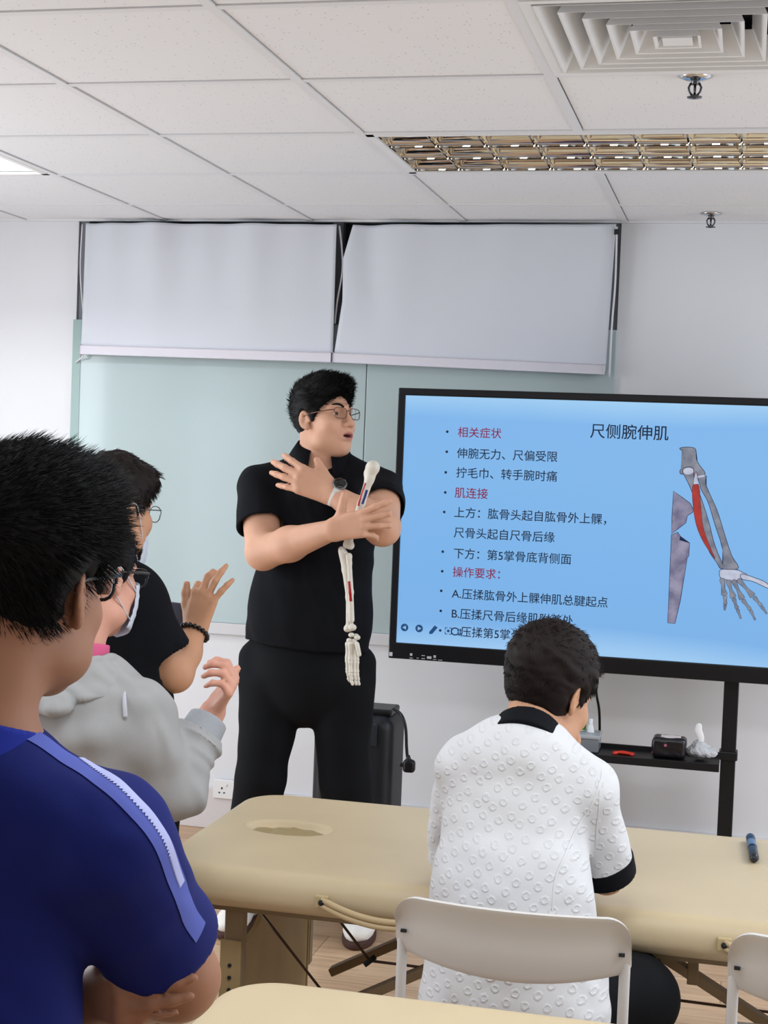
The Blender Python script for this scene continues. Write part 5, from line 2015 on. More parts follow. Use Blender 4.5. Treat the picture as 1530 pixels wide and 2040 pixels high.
# ------------------------------------------------------------------ seated person in white
def build_seated():
    J = lambda x, y, Y: np.array(at(x, y, Y))
    root = empty('person', (float(at(1020, 2000, 2.75)[0]), 2.8, 0), 'person in white textured shirt with black collar, seated with back to the camera', 'person')
    C = J(1092, 1378, 2.97)
    B = frame_from(direction(-8 + 38, -24), 0.06)
    s = 0.92
    v = Vol(axis((-0.62, -0.10, 0.004)), axis((2.60, 3.35, 0.005)), axis((0.03, 0.90, 0.012), (0.90, 1.21, 0.003)))
    L = head_parts(v, C, B, s, False)
    v.add(cap(J(1045, 1500, 2.88), L(0, -0.02, -0.05), 0.048, 0.053), 0.012)
    v.add(cap(J(1040, 1600, 2.86), J(1020, 1880, 2.80), 0.095, 0.12, ((0, 1, 0), 0.5)), 0.02)
    sR, eR = J(1172, 1580, 2.87), J(1207, 1742, 2.95)
    wR = L(0.055, 0.10, -0.16)
    v.add(cap(J(930, 1575, 2.89), sR, 0.036, 0.04), 0.02)
    v.add(cap(sR, eR, 0.046, 0.034), 0.02).add(cap(eR, eR * 0.5 + wR * 0.5, 0.036, 0.035), 0.02).add(cap(eR * 0.5 + wR * 0.5, wR, 0.035, 0.024), 0.02)
    dh = L(0.045, 0.075, -0.105) - wR
    hand(v, wR, nrm(dh + np.array([-0.01, 0, 0.06])), nrm(np.array([0.8, -0.3, -0.2])), 1, ((50, 60, 40), (55, 60, 40), (55, 60, 40), (60, 60, 40)), 0.9, 5)
    sL, eL, wL = J(915, 1585, 2.90), J(905, 1740, 3.0), np.array([-0.38, 3.22, 0.705])
    v.add(cap(sL, eL, 0.045, 0.034), 0.02).add(cap(eL, wL, 0.035, 0.024), 0.02)
    hand(v, wL, np.array([0.6, 0.5, 0.02]), np.array([0, 0, 1.0]), 1, ((20, 25, 15),) * 4, 0.9, 5)
    hips = J(1020, 1985, 2.80)
    hips[2] = 0.535
    for g in (-1, 1):
        v.add(cap(hips + (g * 0.08, 0, -0.02), hips + (g * 0.12, 0.38, -0.06), 0.06, 0.045), 0.03)
        v.add(cap(hips + (g * 0.12, 0.38, -0.06), hips + (g * 0.12, 0.36, -0.44), 0.042, 0.033), 0.02)
    lips(solid('body', v, M_SKINT, root, 1), C, B, s)
    eyes(root, L, B, s)
    hair_mesh('hair', root, C, B, s, M_HAIRB, 0.013, 9000, 0.022, lambda q: np.stack([0.05 * np.ones(len(q)), 0.3 * (q[:, 2] > 0.03) + 0.02, -0.6 * (q[:, 2] < 0.08) - 0.15], 1), 0.03, 0.06, 0.0008, 0.022, -0.040, 0.50, bend=0.2,
              extra=(((0, -0.02, 0.065), (0.085, 0.102, 0.075)),), seed=5, lump=0.005)
    # shirt
    v = Vol(axis((-0.64, -0.10, 0.0035)), axis((2.55, 3.02, 0.0045)), axis((0.46, 1.06, 0.0035)))
    v.add(cap(J(1030, 1560, 2.86), J(1015, 1790, 2.80), 0.134, 0.148, ((0, 1, 0), 0.66)), 0.03)
    v.add(cap(J(1018, 1790, 2.79), J(1022, 2000, 2.77), 0.145, 0.178, ((0, 1, 0), 0.74)), 0.03)
    v.add(cap(J(942, 1545, 2.88), J(1165, 1578, 2.88), 0.058, 0.054), 0.04)
    v.add(cap(J(930, 1524, 2.88), J(1030, 1502, 2.865), 0.042, 0.058), 0.05).add(cap(J(1170, 1562, 2.88), J(1060, 1508, 2.865), 0.040, 0.056), 0.05)
    v.add(cap(J(1045, 1520, 2.84), J(1035, 1620, 2.83), 0.06, 0.075), 0.04)
    hR = sR * 0.13 + eR * 0.87
    v.add(flatcap(sR, hR, 0.056, 0.054), 0.02)
    v.cut(cap(hR - nrm(eR - sR) * 0.008, hR + nrm(eR - sR) * 0.03, 0.046, 0.046), 0.003)
    hL = sL * 0.2 + eL * 0.8
    v.add(flatcap(sL, hL, 0.054, 0.052), 0.02)
    v.cut(cap(J(1046, 1478, 2.86), L(0, -0.02, -0.05), 0.050, 0.056), 0.004)
    v.keep(half((0, 0, 0.475), (0, 0, -1)), 0.004)

    def shirt_mat():
        m = bpy.data.materials.new('white_star_cloque')
        m.use_nodes = True
        nt = m.node_tree
        b = nt.nodes['Principled BSDF']
        b.inputs['Base Color'].default_value = (*hx('cfcfd1'), 1)
        b.inputs['Roughness'].default_value = 0.85
        b.inputs['Specular IOR Level'].default_value = 0.15
        Lk = nt.links.new
        tc = nt.nodes.new('ShaderNodeTexCoord')
        mp = nt.nodes.new('ShaderNodeMapping')
        mp.inputs['Rotation'].default_value = (0, math.radians(38), 0)
        Lk(tc.outputs['Object'], mp.inputs['Vector'])
        sp = nt.nodes.new('ShaderNodeSeparateXYZ')
        cb = nt.nodes.new('ShaderNodeCombineXYZ')
        Lk(mp.outputs['Vector'], sp.inputs[0])
        Lk(sp.outputs['X'], cb.inputs['X'])
        Lk(sp.outputs['Z'], cb.inputs['Y'])
        vo = nt.nodes.new('ShaderNodeTexVoronoi')
        vo.voronoi_dimensions = '2D'
        vo.inputs['Scale'].default_value = 39
        vo.inputs['Randomness'].default_value = 0.25
        Lk(cb.outputs[0], vo.inputs['Vector'])
        # ring-shaped puffs with a wavy rim
        no = nt.nodes.new('ShaderNodeTexNoise')
        no.inputs['Scale'].default_value = 150
        Lk(tc.outputs['Object'], no.inputs['Vector'])
        ad = nt.nodes.new('ShaderNodeMath')
        ad.operation = 'MULTIPLY_ADD'
        ad.inputs[1].default_value = 0.22
        Lk(no.outputs['Fac'], ad.inputs[0])
        Lk(vo.outputs['Distance'], ad.inputs[2])
        rp = nt.nodes.new('ShaderNodeValToRGB')
        e = rp.color_ramp.elements
        e[0].position, e[0].color = 0.20, (0.3, 0.3, 0.3, 1)
        e[1].position, e[1].color = 0.46, (0, 0, 0, 1)
        k = e.new(0.33)
        k.color = (1, 1, 1, 1)
        Lk(ad.outputs[0], rp.inputs['Fac'])
        n2 = nt.nodes.new('ShaderNodeTexNoise')
        n2.inputs['Scale'].default_value = 500
        Lk(tc.outputs['Object'], n2.inputs['Vector'])
        b1 = nt.nodes.new('ShaderNodeBump')
        b1.inputs['Strength'].default_value = 0.15
        b1.inputs['Distance'].default_value = 0.001
        Lk(n2.outputs['Fac'], b1.inputs['Height'])
        bp = nt.nodes.new('ShaderNodeBump')
        bp.inputs['Strength'].default_value = 0.5
        bp.inputs['Distance'].default_value = 0.003
        Lk(rp.outputs['Color'], bp.inputs['Height'])
        Lk(b1.outputs['Normal'], bp.inputs['Normal'])
        Lk(bp.outputs['Normal'], b.inputs['Normal'])
        return m
    sh = solid('white_shirt', v, shirt_mat(), root, 3, None, [(12, 22, 0.005), (13, 45, 0.0025)])
    bv = bvh_of(sh)
    M_SEAM = mat('seam_white', 'd3d2d3', 0.85, 0.1)
    ribbon('back_seam', bv, [surf(bv, x, y, 2.78)[0] for x, y in ((1196, 1555), (1165, 1625), (1135, 1680), (1108, 1745), (1100, 1815))], 0.0035, M_SEAM, sh, 0.0006, 50)
    ribbon('armhole_seam', bv, [surf(bv, x, y, 2.82)[0] for x, y in ((1200, 1535), (1195, 1580), (1190, 1640), (1188, 1690))], 0.0035, M_SEAM, sh, 0.0006, 40)
    # black knit cuff and collar
    cv = Vol(axis((eR[0] - 0.1, eR[0] + 0.1, 0.003)), axis((eR[1] - 0.1, eR[1] + 0.1, 0.003)), axis((eR[2] - 0.08, eR[2] + 0.12, 0.003)))
    d = nrm(eR - sR)
    cv.add(flatcap(hR - d * 0.016, hR + d * 0.024, 0.0600, 0.0590), 0.002)
    cv.keep(half(hR - d * 0.016, -d), 0.002)
    cv.cut(cap(hR - d * 0.05, hR + d * 0.06, 0.050, 0.050), 0.002)
    solid('sleeve_cuff', cv, M_BLACKCL, root, 1)
    nb, nt_ = J(1046, 1484, 2.86), L(0, -0.02, -0.05)
    dn = nrm(nt_ - nb)
    cv = Vol(*[axis((nb[i] - 0.11, nb[i] + 0.11, 0.003)) for i in range(3)])
    cv.add(flatcap(nb - dn * 0.01, nb + dn * 0.036, 0.074, 0.059), 0.002)
    cv.keep(half(nb - dn * 0.012, -dn), 0.002)
    cv.cut(cap(nb - dn * 0.06, nb + dn * 0.08, 0.053, 0.0555), 0.002)
    fd = nrm(np.array([B[1][0], B[1][1], 0]))
    cv.cut(cap(nb + fd * 0.09 - dn * 0.03, nb + fd * 0.06 + dn * 0.05, 0.012, 0.03), 0.003)
    solid('collar', cv, M_BLACKCL, root, 1)
    # trousers and shoes
    v = Vol(axis((-0.66, -0.06, 0.007)), axis((2.56, 3.36, 0.008)), axis((0.06, 0.68, 0.007)))
    v.add(cap(hips + (-0.06, 0, -0.0), hips + (0.06, 0, -0.0), 0.10, 0.10, ((0, 0, 1), 0.75)), 0.03)
    for g in (-1, 1):
        kn = hips + np.array([g * (0.17 if g > 0 else 0.12), 0.40, -0.052])
        v.add(cap(hips + (g * 0.075 + 0.02, 0.02, 0.0), kn, 0.088, 0.070), 0.03)
        v.add(flatcap(kn, np.array([kn[0], kn[1] - 0.03, 0.09]), 0.068, 0.055), 0.02)
    v.keep(half((0, 0, 0.462), (0, 0.0, -1)) if False else half((0, 0, 0.05), (0, 0, -1)), 0.002)
    v.add(cap(hips + (0.07, 0.0, 0.0), J(1268, 1988, 2.92), 0.085, 0.075), 0.03).add(cap(J(1268, 1988, 2.92), hips + np.array([0.17, 0.40, -0.052]), 0.075, 0.07), 0.03)
    solid('trousers', v, M_TROUSER, root, 1, None, [(5, 20, 0.004)])
    for g in (-1, 1):
        kn = hips + np.array([g * (0.17 if g > 0 else 0.12), 0.40, -0.052])
        shoe(root, (kn[0], kn[1] - 0.10, 0), (0, 1), 0.25, M_BLACKPL, M_BLACKPL)


build_seated()


# ------------------------------------------------------------------ person in blue, nearest at left
def build_blue():
    J = lambda x, y, Y: np.array(at(x, y, Y))
    root = empty('person', (float(at(-110, 1800, 1.5)[0]), 1.5, 0), 'person in royal blue sports shirt with arms folded, nearest at the left', 'person')
    C = J(43, 1173, 1.52)
    B = frame_from(direction(-27 + 31, -4), 0.02)
    s = 0.95
    v = Vol(axis((-1.12, -0.5, 0.0035)), axis((1.2, 1.9, 0.004)), axis((0.04, 0.90, 0.015), (0.90, 1.20, 0.0035), (1.20, 1.56, 0.003)))
    L = head_parts(v, C, B, s, False)
    nb = J(-55, 1470, 1.46)
    v.add(cap(nb, L(0, -0.030, -0.04), 0.058, 0.055), 0.03)
    v.add(cap(nb + (0, 0, -0.02), J(180, 1640, 1.49), 0.05, 0.05), 0.04)
    v.add(cap(J(-110, 1620, 1.5), J(-115, 2150, 1.5), 0.13, 0.115, ((0, 1, 0), 0.62)), 0.03)
    v.add(cap(J(-115, 2150, 1.5), (float(J(-115, 2400, 1.5)[0]), 1.5, 0.80), 0.11, 0.09, ((0, 1, 0), 0.7)), 0.03)
    sR, eR = J(212, 1690, 1.50), J(352, 1948, 1.645)
    v.add(cap(sR, eR, 0.056, 0.046), 0.02)
    wR = J(40, 2010, 1.80)
    v.add(cap(eR, eR * 0.6 + wR * 0.4, 0.047, 0.045), 0.02).add(cap(eR * 0.6 + wR * 0.4, wR, 0.045, 0.03), 0.02)
    hand(v, wR, wR - eR, np.array([0.1, 1, 0.2]), 1 if np.cross(nrm(wR - eR), np.array([0.1, 1, 0.2]))[2] > 0 else -1, ((15, 25, 15),) * 4, 0.9, 4)
    # his left hand comes out over the right forearm
    wL = J(165, 1990, 1.60)
    v.add(cap(J(-400, 1960, 1.70), wL, 0.045, 0.028), 0.015)
    dl = J(292, 1996, 1.525) - wL
    hand(v, wL, dl, np.array([0.25, -1, 0.15]), 1 if np.cross(nrm(dl), np.array([0.25, -1, 0.15]))[2] > 0 else -1,
         ((30, 14, 10), (32, 14, 10), (32, 14, 10), (34, 14, 10)), 0.86, 3, ((24, 0), (4, 0), (2, 0)))
    sL, eL = J(-440, 1690, 1.5), J(-560, 1960, 1.58)
    v.add(cap(sL, eL, 0.056, 0.046), 0.02).add(cap(eL, J(-400, 1960, 1.70), 0.046, 0.045), 0.02)
    hips = J(-115, 2400, 1.5)
    hips[2] = 0.78
    for g in (-1, 1):
        v.add(cap(hips + (g * 0.08, 0, 0), (hips[0] + g * 0.09, hips[1], 0.42), 0.06, 0.04), 0.03).add(cap((hips[0] + g * 0.09, hips[1], 0.42), (hips[0] + g * 0.09, hips[1], 0.08), 0.04, 0.03), 0.02)
    lips(solid('body', v, mat_skin_shaded, root, 1), C, B, s)
    eyes(root, L, B, s)

    glasses(root, L, B, s, mat('black_acetate', '17181c', 0.2, 0.5), 0.027, 0.021, 0.121, 0.010, 0.0024, square=0.3)

    def comb(q):
        top = np.clip((q[:, 2] - 0.03) / 0.08, 0, 1)
        return np.stack([0.35 + 0.15 * top, 0.35 + 0.25 * top, -0.55 * (1 - top) + 0.30 * top], 1)
    hair_mesh('hair', root, C, B, s, M_HAIR, 0.009, 16000, 0.036, comb, 0.22, 0.15, 0.00055, 0.004, -0.060, 0.58, fade=-0.075,
              extra=(((0, -0.015, 0.075), (0.09, 0.108, 0.084)), ((0, 0.04, 0.10), (0.075, 0.07, 0.05))), seed=9, lump=0.004, bend=0.3, step=0.004)
    # shirt
    v = Vol(axis((-1.16, -0.5, 0.0035)), axis((1.22, 1.82, 0.0045)), axis((0.66, 1.30, 0.0035)))
    v.add(cap(J(-110, 1640, 1.5), J(-118, 2320, 1.5), 0.155, 0.162, ((0, 1, 0), 0.66)), 0.03)
    v.add(flatcap(J(-118, 2300, 1.5), J(-118, 2430, 1.5), 0.162, 0.168, ((0, 1, 0), 0.7)), 0.03)
    v.add(cap(J(-330, 1640, 1.5), J(205, 1672, 1.5), 0.066, 0.062), 0.04)
    v.add(cap(nb + (0.02, 0, -0.035), J(190, 1640, 1.5), 0.058, 0.052), 0.04).add(cap(nb + (-0.02, 0, -0.035), J(-330, 1640, 1.5), 0.058, 0.052), 0.04)
    hR = sR * 0.28 + eR * 0.72
    v.add(flatcap(sR, hR, 0.068, 0.068), 0.03)
    v.cut(cap(hR - nrm(eR - sR) * 0.015, hR + nrm(eR - sR) * 0.04, 0.058, 0.058), 0.003)
    hL = sL * 0.28 + eL * 0.72
    v.add(flatcap(sL, hL, 0.068, 0.068), 0.03)
    v.cut(cap(nb + (0, 0, 0.0), L(0, -0.030, -0.04), 0.060, 0.066), 0.004)
    M_BLUE = mat('royal_blue_jersey', '101a5e', 0.75, 0.2, noise=0.06, nscale=10, bump=0.05, bscale=500)
    sh = solid('blue_shirt', v, M_BLUE, root, 3, None, [(22, 15, 0.006), (23, 34, 0.002)])
    bv = bvh_of(sh)
    path = [surf(bv, x, y, 1.5)[0] for x, y in ((58, 1462), (118, 1500), (185, 1541), (250, 1588), (302, 1645), (333, 1700), (354, 1760), (374, 1812), (400, 1858))]
    ribbon('shoulder_stripe', bv, path, 0.026, mat('stripe_lilac', '5560ae', 0.7, 0.2), sh, 0.0012, 90, nacross=6)
    p2 = [surf(bv, x, y, 1.5)[0] for x, y in ((160, 1512), (200, 1538), (255, 1580), (308, 1640), (340, 1702), (360, 1762))]
    M_CHEV = mat('stripe_white', 'aeb4e0', 0.7, 0.2)
    for a, b_ in ((0, 2), (2, 4), (4, 5.0)):
        q = spline(p2, 60)
        seg = q[int(a / 5 * 59):int(b_ / 5 * 59) + 1]
        ribbon('chevron_print', bv, seg, 0.012, M_CHEV, sh, 0.0020, 40, zig=0.55)
    # ribbed collar
    cv = Vol(*[axis((nb[i] - 0.1, nb[i] + 0.1, 0.003)) for i in range(3)])
    dn = nrm(L(0, -0.030, -0.04) - nb)
    cv.add(flatcap(nb - dn * 0.01, nb + dn * 0.022, 0.071, 0.0655), 0.002)
    cv.keep(half(nb - dn * 0.014, -dn), 0.002)
    cv.cut(cap(nb - dn * 0.06, nb + dn * 0.08, 0.0605, 0.0605), 0.002)
    solid('collar', cv, mat('collar_blue', '1b2a8a', 0.75, 0.2), root, 1)
    simple_legs(root, hips, [(hips[0] - 0.09, hips[1], 0.0), (hips[0] + 0.09, hips[1], 0.0)], mat('navy_trousers', '12141f', 0.8, 0.15))
    for g in (-1, 1):
        shoe(root, (hips[0] + g * 0.09, hips[1] - 0.07, 0), (0, 1), 0.25)


mat_skin_shaded = mat('skin_warm_shaded', '966a52', 0.5, 0.3, noise=0.08, nscale=14, sss=0.12)  # skin tone lowered so the shade on this person is in the colour
add_lips(mat_skin_shaded)
build_blue()


# ------------------------------------------------------------------ person in grey hoodie
def face_mask(root, L, B, s, m, dz=0.0, db=0.0):
    V, F = [], []
    nu, nv = 20, 12
    for j in range(nv + 1):
        for i in range(nu + 1):
            u, w = 2 * i / nu - 1, j / nv
            a = math.sin(u * 1.25) * 0.075
            z = 0.0 - 0.128 * w + 0.018 * abs(u) * (w * 2 - 0.6)
            b = 0.124 + 0.010 * math.sin(PI * w) - 0.085 * (1 - math.cos(u * 1.25)) - 0.014 * w
            b += 0.0012 * math.sin(w * 30)
            V.append(L(a, b + db, z + dz))
    for j in range(nv):
        for i in range(nu):
            q = j * (nu + 1) + i
            F.append([q, q + 1, q + nu + 2, q + nu + 1])
    o = add_mesh('face_mask', V, F, m, root)
    md = o.modifiers.new('thickness', 'SOLIDIFY')
    md.thickness = 0.002
    for g in (-1, 1):
        e0, e1 = V[(nu if g > 0 else 0) + 2 * (nu + 1)], V[(nu if g > 0 else 0) + (nv - 2) * (nu + 1)]
        tube('ear_loop', spline([e0, L(g * 0.079, 0.012, 0.012), L(g * 0.084, -0.016, 0.022), L(g * 0.084, -0.034, -0.002), L(g * 0.080, -0.014, -0.032), e1], 30), 0.0014, M_MASK, o, 6)


def build_hoodie():
    J = lambda x, y, Y: np.array(at(x, y, Y))
    root = empty('person', (float(at(200, 1700, 2.8)[0]), 2.85, 0), 'person in light grey hooded top and face mask, raising a curled hand', 'person')
    C = J(183, 1146, 2.85)
    B = frame_from(direction(-24 + 40, -8), 0.0)
    s = 0.94
    v = Vol(axis((-1.62, -0.78, 0.004)), axis((2.55, 3.32, 0.005)), axis((0.04, 0.88, 0.015), (0.88, 1.42, 0.0035)))
    L = head_parts(v, C, B, s, False)
    nb = J(150, 1330, 2.80)
    v.add(cap(nb, L(0, -0.02, -0.05), 0.055, 0.054), 0.03)
    v.add(cap(J(150, 1450, 2.8), J(165, 1660, 2.83), 0.14, 0.12, ((0, 1, 0), 0.62)), 0.03)
    v.add(cap(J(165, 1660, 2.83), (float(J(180, 1800, 2.85)[0]), 2.85, 0.74), 0.11, 0.085, ((0, 1, 0), 0.7)), 0.03)
    sR, eR, wR = J(284, 1440, 2.80), J(340, 1566, 2.84), J(424, 1418, 2.95)
    v.add(cap(J(100, 1420, 2.8), sR, 0.055, 0.05), 0.03)
    v.add(cap(sR, eR, 0.048, 0.042), 0.02).add(cap(eR, wR, 0.042, 0.027), 0.02)
    d = J(466, 1362, 2.93) - wR
    nn = np.array([0.75, 0.35, -0.5])
    hand(v, wR, d, nn, 1 if np.cross(nrm(d), nn) @ np.array([0, 1.0, 0]) > 0 else -1,
         ((58, 55, 35), (60, 58, 35), (62, 58, 35), (62, 55, 35)), 0.86, 6, ((30, 0), (20, 0), (20, 0)))
    hips = np.array([float(J(170, 1800, 2.84)[0]), 2.84, 0.72])
    sL, eL = J(10, 1440, 2.8), J(-30, 1600, 2.86)
    wL = J(60, 1640, 3.0)
    v.add(cap(sL, eL, 0.05, 0.042), 0.02).add(cap(eL, wL, 0.042, 0.028), 0.02)
    hand(v, wL, wL - eL, np.array([0, 0, 1.0]), 1, ((20, 25, 15),) * 4, 0.86, 5)
    for g in (-1, 1):
        v.add(cap(hips + (g * 0.075, 0, 0), (hips[0] + g * 0.08, hips[1], 0.40), 0.055, 0.038), 0.03).add(cap((hips[0] + g * 0.08, hips[1], 0.40), (hips[0] + g * 0.08, hips[1], 0.08), 0.038, 0.03), 0.02)
    lips(solid('body', v, M_SKINP, root, 1), C, B, s)
    eyes(root, L, B, s)
    hair_mesh('hair', root, C, B, s, M_HAIR, 0.013, 3000, 0.02, (0.1, 0.3, 0.1), 0.3, 0.2, 0.0008, 0.020, -0.03, 0.6, seed=11)
    glasses(root, L, B, s, mat('black_acetate', '17181c', 0.2, 0.5), 0.027, 0.020, 0.122, 0.006, 0.0026, square=0.2)
    face_mask(root, L, B, s, M_MASK)
    # hoodie
    M_GREYH = mat('grey_sweat_cloth', 'a3a3a3', 0.9, 0.1, noise=0.06, nscale=12, bump=0.08, bscale=250)
    v = Vol(axis((-1.66, -0.78, 0.004)), axis((2.52, 3.15, 0.005)), axis((0.62, 1.2, 0.004)))
    v.add(cap(J(150, 1450, 2.8), J(170, 1780, 2.85), 0.165, 0.165, ((0, 1, 0), 0.7)), 0.03)
    v.add(flatcap(J(170, 1780, 2.85), J(172, 1850, 2.85), 0.165, 0.16, ((0, 1, 0), 0.7)), 0.03)
    v.add(cap(J(20, 1420, 2.8), J(280, 1432, 2.8), 0.066, 0.064), 0.04)
    v.add(cap(nb + (0, 0, -0.05), J(270, 1425, 2.8), 0.045, 0.055), 0.04).add(cap(nb + (0, 0, -0.05), J(40, 1425, 2.8), 0.045, 0.055), 0.04)
    v.add(cap(sR, eR, 0.066, 0.062), 0.03).add(cap(eR, eR + (0.02, 0, -0.006), 0.06, 0.05), 0.03)
    cR = eR * 0.30 + wR * 0.70
    v.add(flatcap(eR, cR, 0.058, 0.050), 0.02)
    for k in range(3):
        p = eR * (0.75 - 0.17 * k) + wR * (0.25 + 0.17 * k)
        dd = nrm(wR - eR)
        v.add(ell(p, (0.060, 0.060, 0.016), frame_from(dd)[[0, 2, 1]]), 0.010)
    v.add(cap(sL, eL, 0.066, 0.062), 0.03).add(flatcap(eL, eL * 0.25 + wL * 0.75, 0.060, 0.048), 0.02)
    v.cut(cap(nb + (0, 0, -0.02), L(0, -0.02, -0.05), 0.060, 0.078), 0.006)
    hd = solid('hooded_top', v, M_GREYH, root, 1, None, [(32, 17, 0.014), (33, 36, 0.006)])
    cvv = Vol(*[axis((cR[i] - 0.08, cR[i] + 0.08, 0.003)) for i in range(3)])
    dd = nrm(wR - eR)
    cvv.add(flatcap(cR - dd * 0.02, cR + dd * 0.035, 0.046, 0.038), 0.003).keep(half(cR - dd * 0.02, -dd), 0.002)
    cvv.cut(cap(cR + dd * 0.02, cR + dd * 0.08, 0.032, 0.032), 0.002)
    solid('ribbed_cuff', cvv, mat('cuff_grey', '9fa3a8', 0.9, 0.1, bump=0.2, bscale=200), root, 1)
    bv = bvh_of(hd)
    # hood lying round the neck, with its own lower edge
    hv = Vol(axis((nb[0] - 0.24, nb[0] + 0.24, 0.0035)), axis((nb[1] - 0.22, nb[1] + 0.2, 0.004)), axis((nb[2] - 0.16, nb[2] + 0.07, 0.0035)))
    hv.add(flatcap(nb + (0, 0, 0.035), nb + (0.02, -0.015, -0.066), 0.072, 0.152, ((0, 1, 0), 0.9)), 0.004)
    hv.add(cap(nb + (-0.09, -0.05, -0.015), nb + (0.10, -0.02, -0.045), 0.030, 0.024), 0.02)
    hv.add(cap(nb + (-0.12, -0.06, -0.055), nb + (0.02, -0.115, -0.06), 0.030, 0.024), 0.015)
    hv.cut(cap(nb + (0, 0, -0.02), nb + (0.01, 0, 0.06), 0.060, 0.075), 0.006)
    hv.keep(half(nb + (0.14, 0, -0.042), (0.12, 0.1, -1)), 0.006)
    ho = solid('hood', hv, M_GREYH, root, 1, None, [(52, 26, 0.009), (53, 55, 0.004)])
    bv = bvh_of(ho)
    tp_ = [surf(bv, x, y, 2.72)[0] for x, y in ((247, 1350), (249, 1368))]
    bv2 = bvh_of(hd)
    tp_ += [surf(bv2, x, y, 2.72)[0] for x, y in ((250, 1395), (252, 1428))]
    tube('drawcord', spline([p + np.array([0, -0.006, 0]) for p in tp_], 24), 0.0048, mat('tape_grey', 'bdbfc6', 0.85, 0.1), root, 8, ((0, 1, 0), 0.5))
    # pink shirt neck showing above the hood
    cvv = Vol(*[axis((nb[i] - 0.11, nb[i] + 0.11, 0.003)) for i in range(3)])
    dn = nrm(L(0, -0.02, -0.05) - nb)
    cvv.add(flatcap(nb + dn * 0.0, nb + dn * 0.050, 0.066, 0.0595), 0.002).keep(half(nb, -dn), 0.002).cut(cap(nb - dn * 0.05, nb + dn * 0.1, 0.0565, 0.0555), 0.002)
    solid('pink_collar', cvv, mat('pink_cotton', 'cf5f86', 0.85, 0.15), root, 1)
    simple_legs(root, hips, [(hips[0] - 0.08, hips[1], 0.0), (hips[0] + 0.08, hips[1], 0.0)], M_TROUSER)
    for g in (-1, 1):
        shoe(root, (hips[0] + g * 0.08, hips[1] - 0.07, 0), (0, 1), 0.24)


build_hoodie()


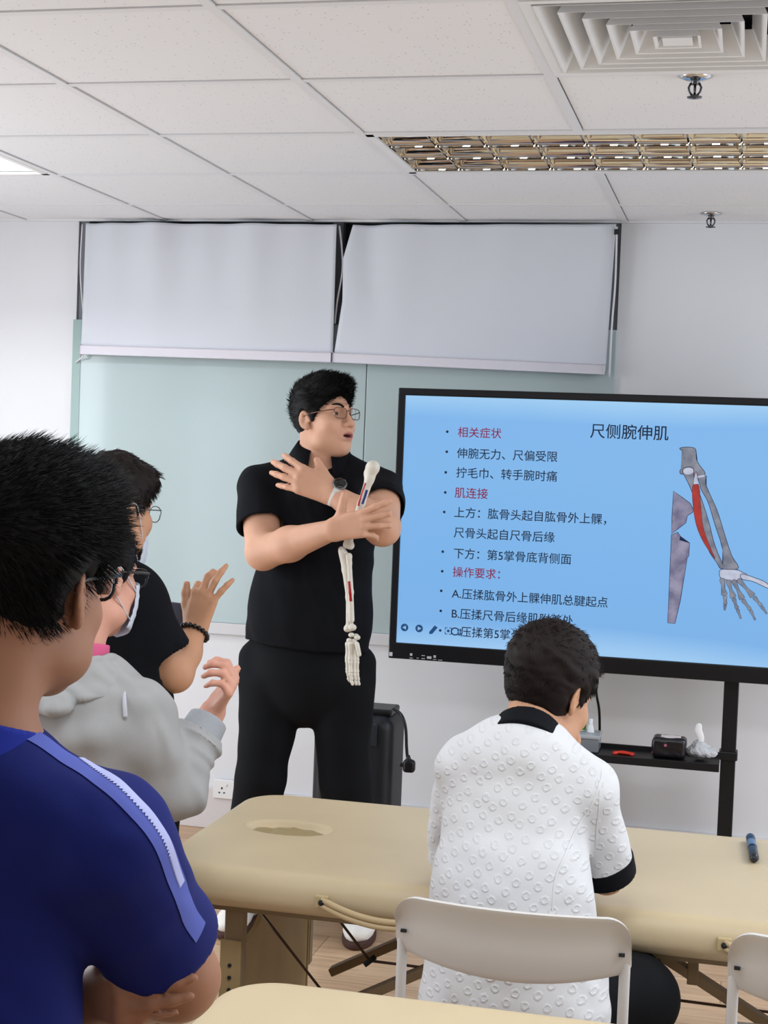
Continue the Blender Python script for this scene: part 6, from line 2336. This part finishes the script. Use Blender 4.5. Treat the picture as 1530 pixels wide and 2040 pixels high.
# ------------------------------------------------------------------ person in black with bead bracelet
def build_black():
    J = lambda x, y, Y: np.array(at(x, y, Y))
    root = empty('person', (float(at(240, 1500, 3.4)[0]), 3.42, 0), 'person in black T-shirt with bead bracelet, raising one hand, behind the grey hooded top', 'person')
    C = J(226, 1018, 3.42)
    B = frame_from(direction(-22 + 47, -4), 0.0)
    s = 0.93
    v = Vol(axis((-1.72, -1.02, 0.004)), axis((3.15, 3.9, 0.005)), axis((0.04, 0.92, 0.015), (0.92, 1.56, 0.0033)))
    L = head_parts(v, C, B, s, False)
    nb = J(215, 1140, 3.40)
    v.add(cap(nb, L(0, -0.02, -0.05), 0.055, 0.053), 0.03)
    v.add(cap(J(230, 1220, 3.4), J(238, 1450, 3.41), 0.115, 0.10, ((0, 1, 0), 0.65)), 0.03)
    v.add(cap(J(238, 1450, 3.41), (float(J(240, 1560, 3.42)[0]), 3.42, 0.80), 0.10, 0.085, ((0, 1, 0), 0.7)), 0.03)
    sR, eR, wR = J(268, 1195, 3.40), J(348, 1342, 3.44), J(388, 1258, 3.52)
    v.add(cap(J(150, 1180, 3.4), sR, 0.05, 0.05), 0.03)
    v.add(cap(sR, eR, 0.048, 0.043), 0.02).add(cap(eR, eR * 0.5 + wR * 0.5, 0.043, 0.039), 0.02).add(cap(eR * 0.5 + wR * 0.5, wR, 0.039, 0.027), 0.02)
    d = J(407, 1188, 3.53) - wR
    nn = np.array([-0.15, -1, 0.15])
    hand(v, wR, d, nn, 1 if np.cross(nrm(d), nn)[0] < 0 else -1, ((62, 50, 30), (26, 40, 25), (8, 16, 12), (10, 10, 8)), 0.98, 22, ((30, 0), (10, 0), (10, 0)))
    sL, eL = J(110, 1190, 3.4), J(70, 1340, 3.44)
    v.add(cap(sL, eL, 0.048, 0.04), 0.02).add(cap(eL, J(150, 1360, 3.62), 0.04, 0.028), 0.02)
    hand(v, J(150, 1360, 3.62), J(150, 1360, 3.62) - eL, np.array([0, 0, 1.0]), 1, ((20, 25, 15),) * 4, 0.9, 5)
    hips = np.array([float(J(240, 1560, 3.42)[0]), 3.42, 0.78])
    for g in (-1, 1):
        v.add(cap(hips + (g * 0.075, 0, 0), (hips[0] + g * 0.08, hips[1], 0.42), 0.055, 0.038), 0.03).add(cap((hips[0] + g * 0.08, hips[1], 0.42), (hips[0] + g * 0.08, hips[1], 0.08), 0.038, 0.03), 0.02)
    lips(solid('body', v, M_SKINT, root, 1), C, B, s)
    eyes(root, L, B, s)
    hair_mesh('hair', root, C, B, s, M_HAIRB, 0.013, 7000, 0.026, lambda q: np.stack([0.05 * np.ones(len(q)), 0.55 * np.ones(len(q)), -0.65 * (q[:, 2] < 0.1) - 0.1], 1), 0.03, 0.05, 0.0008, 0.026, -0.034, 0.55,
              extra=(((0, -0.01, 0.07), (0.086, 0.106, 0.078)), ((0, 0.06, 0.085), (0.07, 0.055, 0.045))), seed=15, lump=0.005)
    glasses(root, L, B, s, mat('grey_wire', '55575a', 0.25, 0.5, metal=0.6), 0.025, 0.021, 0.119, 0.0, 0.0012, square=0.1)
    face_mask(root, L, B, s, M_MASK, -0.045, -0.022)
    v = Vol(axis((-1.76, -1.02, 0.0045)), axis((3.15, 3.72, 0.005)), axis((0.68, 1.34, 0.0045)))
    v.add(cap(J(230, 1225, 3.4), J(238, 1540, 3.42), 0.132, 0.135, ((0, 1, 0), 0.68)), 0.03)
    v.add(flatcap(J(238, 1540, 3.42), J(240, 1640, 3.42), 0.135, 0.14, ((0, 1, 0), 0.7)), 0.03)
    v.add(cap(J(125, 1190, 3.4), J(258, 1195, 3.4), 0.062, 0.060), 0.04)
    v.add(cap(nb + (0, 0, -0.03), J(262, 1182, 3.4), 0.056, 0.054), 0.04).add(cap(nb + (0, 0, -0.03), J(120, 1182, 3.4), 0.056, 0.054), 0.04)
    hR = sR * 0.26 + eR * 0.74
    v.add(flatcap(sR, hR, 0.062, 0.068), 0.03)
    v.cut(cap(hR - nrm(eR - sR) * 0.01, hR + nrm(eR - sR) * 0.04, 0.06, 0.06), 0.003)
    hL = sL * 0.3 + eL * 0.7
    v.add(flatcap(sL, hL, 0.062, 0.066), 0.03)
    v.cut(cap(nb, L(0, -0.02, -0.05), 0.057, 0.066), 0.004)
    solid('black_tshirt', v, M_BLACKCL, root, 3, None, [(42, 18, 0.006)])
    # bead bracelet
    br = empty('bead_bracelet', tuple(wR))
    adopt(br, root)
    ad = nrm(wR - eR)
    cb = wR - ad * 0.004
    a1 = nrm(np.cross(ad, (0, 1, 0)))
    a2 = np.cross(ad, a1)
    me = None
    n = 18
    for k in range(n):
        a = 2 * PI * k / n
        p = cb + (a1 * math.cos(a) + a2 * math.sin(a)) * 0.0345
        if me is None:
            bm = bmesh.new()
            bmesh.ops.create_uvsphere(bm, u_segments=14, v_segments=9, radius=0.0062)
            me = bpy.data.meshes.new('bead')
            for f in bm.faces:
                f.smooth = True
            bm.to_mesh(me)
            bm.free()
            me.materials.append(mat('bead_black', '1a1110', 0.2, 0.5))
        o = bpy.data.objects.new('bead', me)
        COL.objects.link(o)
        o.location = p
        adopt(o, br)
    simple_legs(root, hips, [(hips[0] - 0.08, hips[1], 0.0), (hips[0] + 0.08, hips[1], 0.0)], M_TROUSER)
    for g in (-1, 1):
        shoe(root, (hips[0] + g * 0.08, hips[1] - 0.07, 0), (0, 1), 0.26)
    # flat grey device held in the other hand, seen between sleeve and wrist
    c = J(348, 1222, 3.60)
    bm = bmesh.new()
    bx(bm, (-0.05, -0.004, -0.028), (0.05, 0.004, 0.028), 0.003)
    o = from_bm('tablet', bm, mat('slate_grey', '5a5a68', 0.4, 0.4))
    o.location = c
    o.rotation_euler = (0, math.radians(4), 0)
    tag(o, 'slate grey flat device held behind the wrist with the bead bracelet', 'tablet')


build_black()
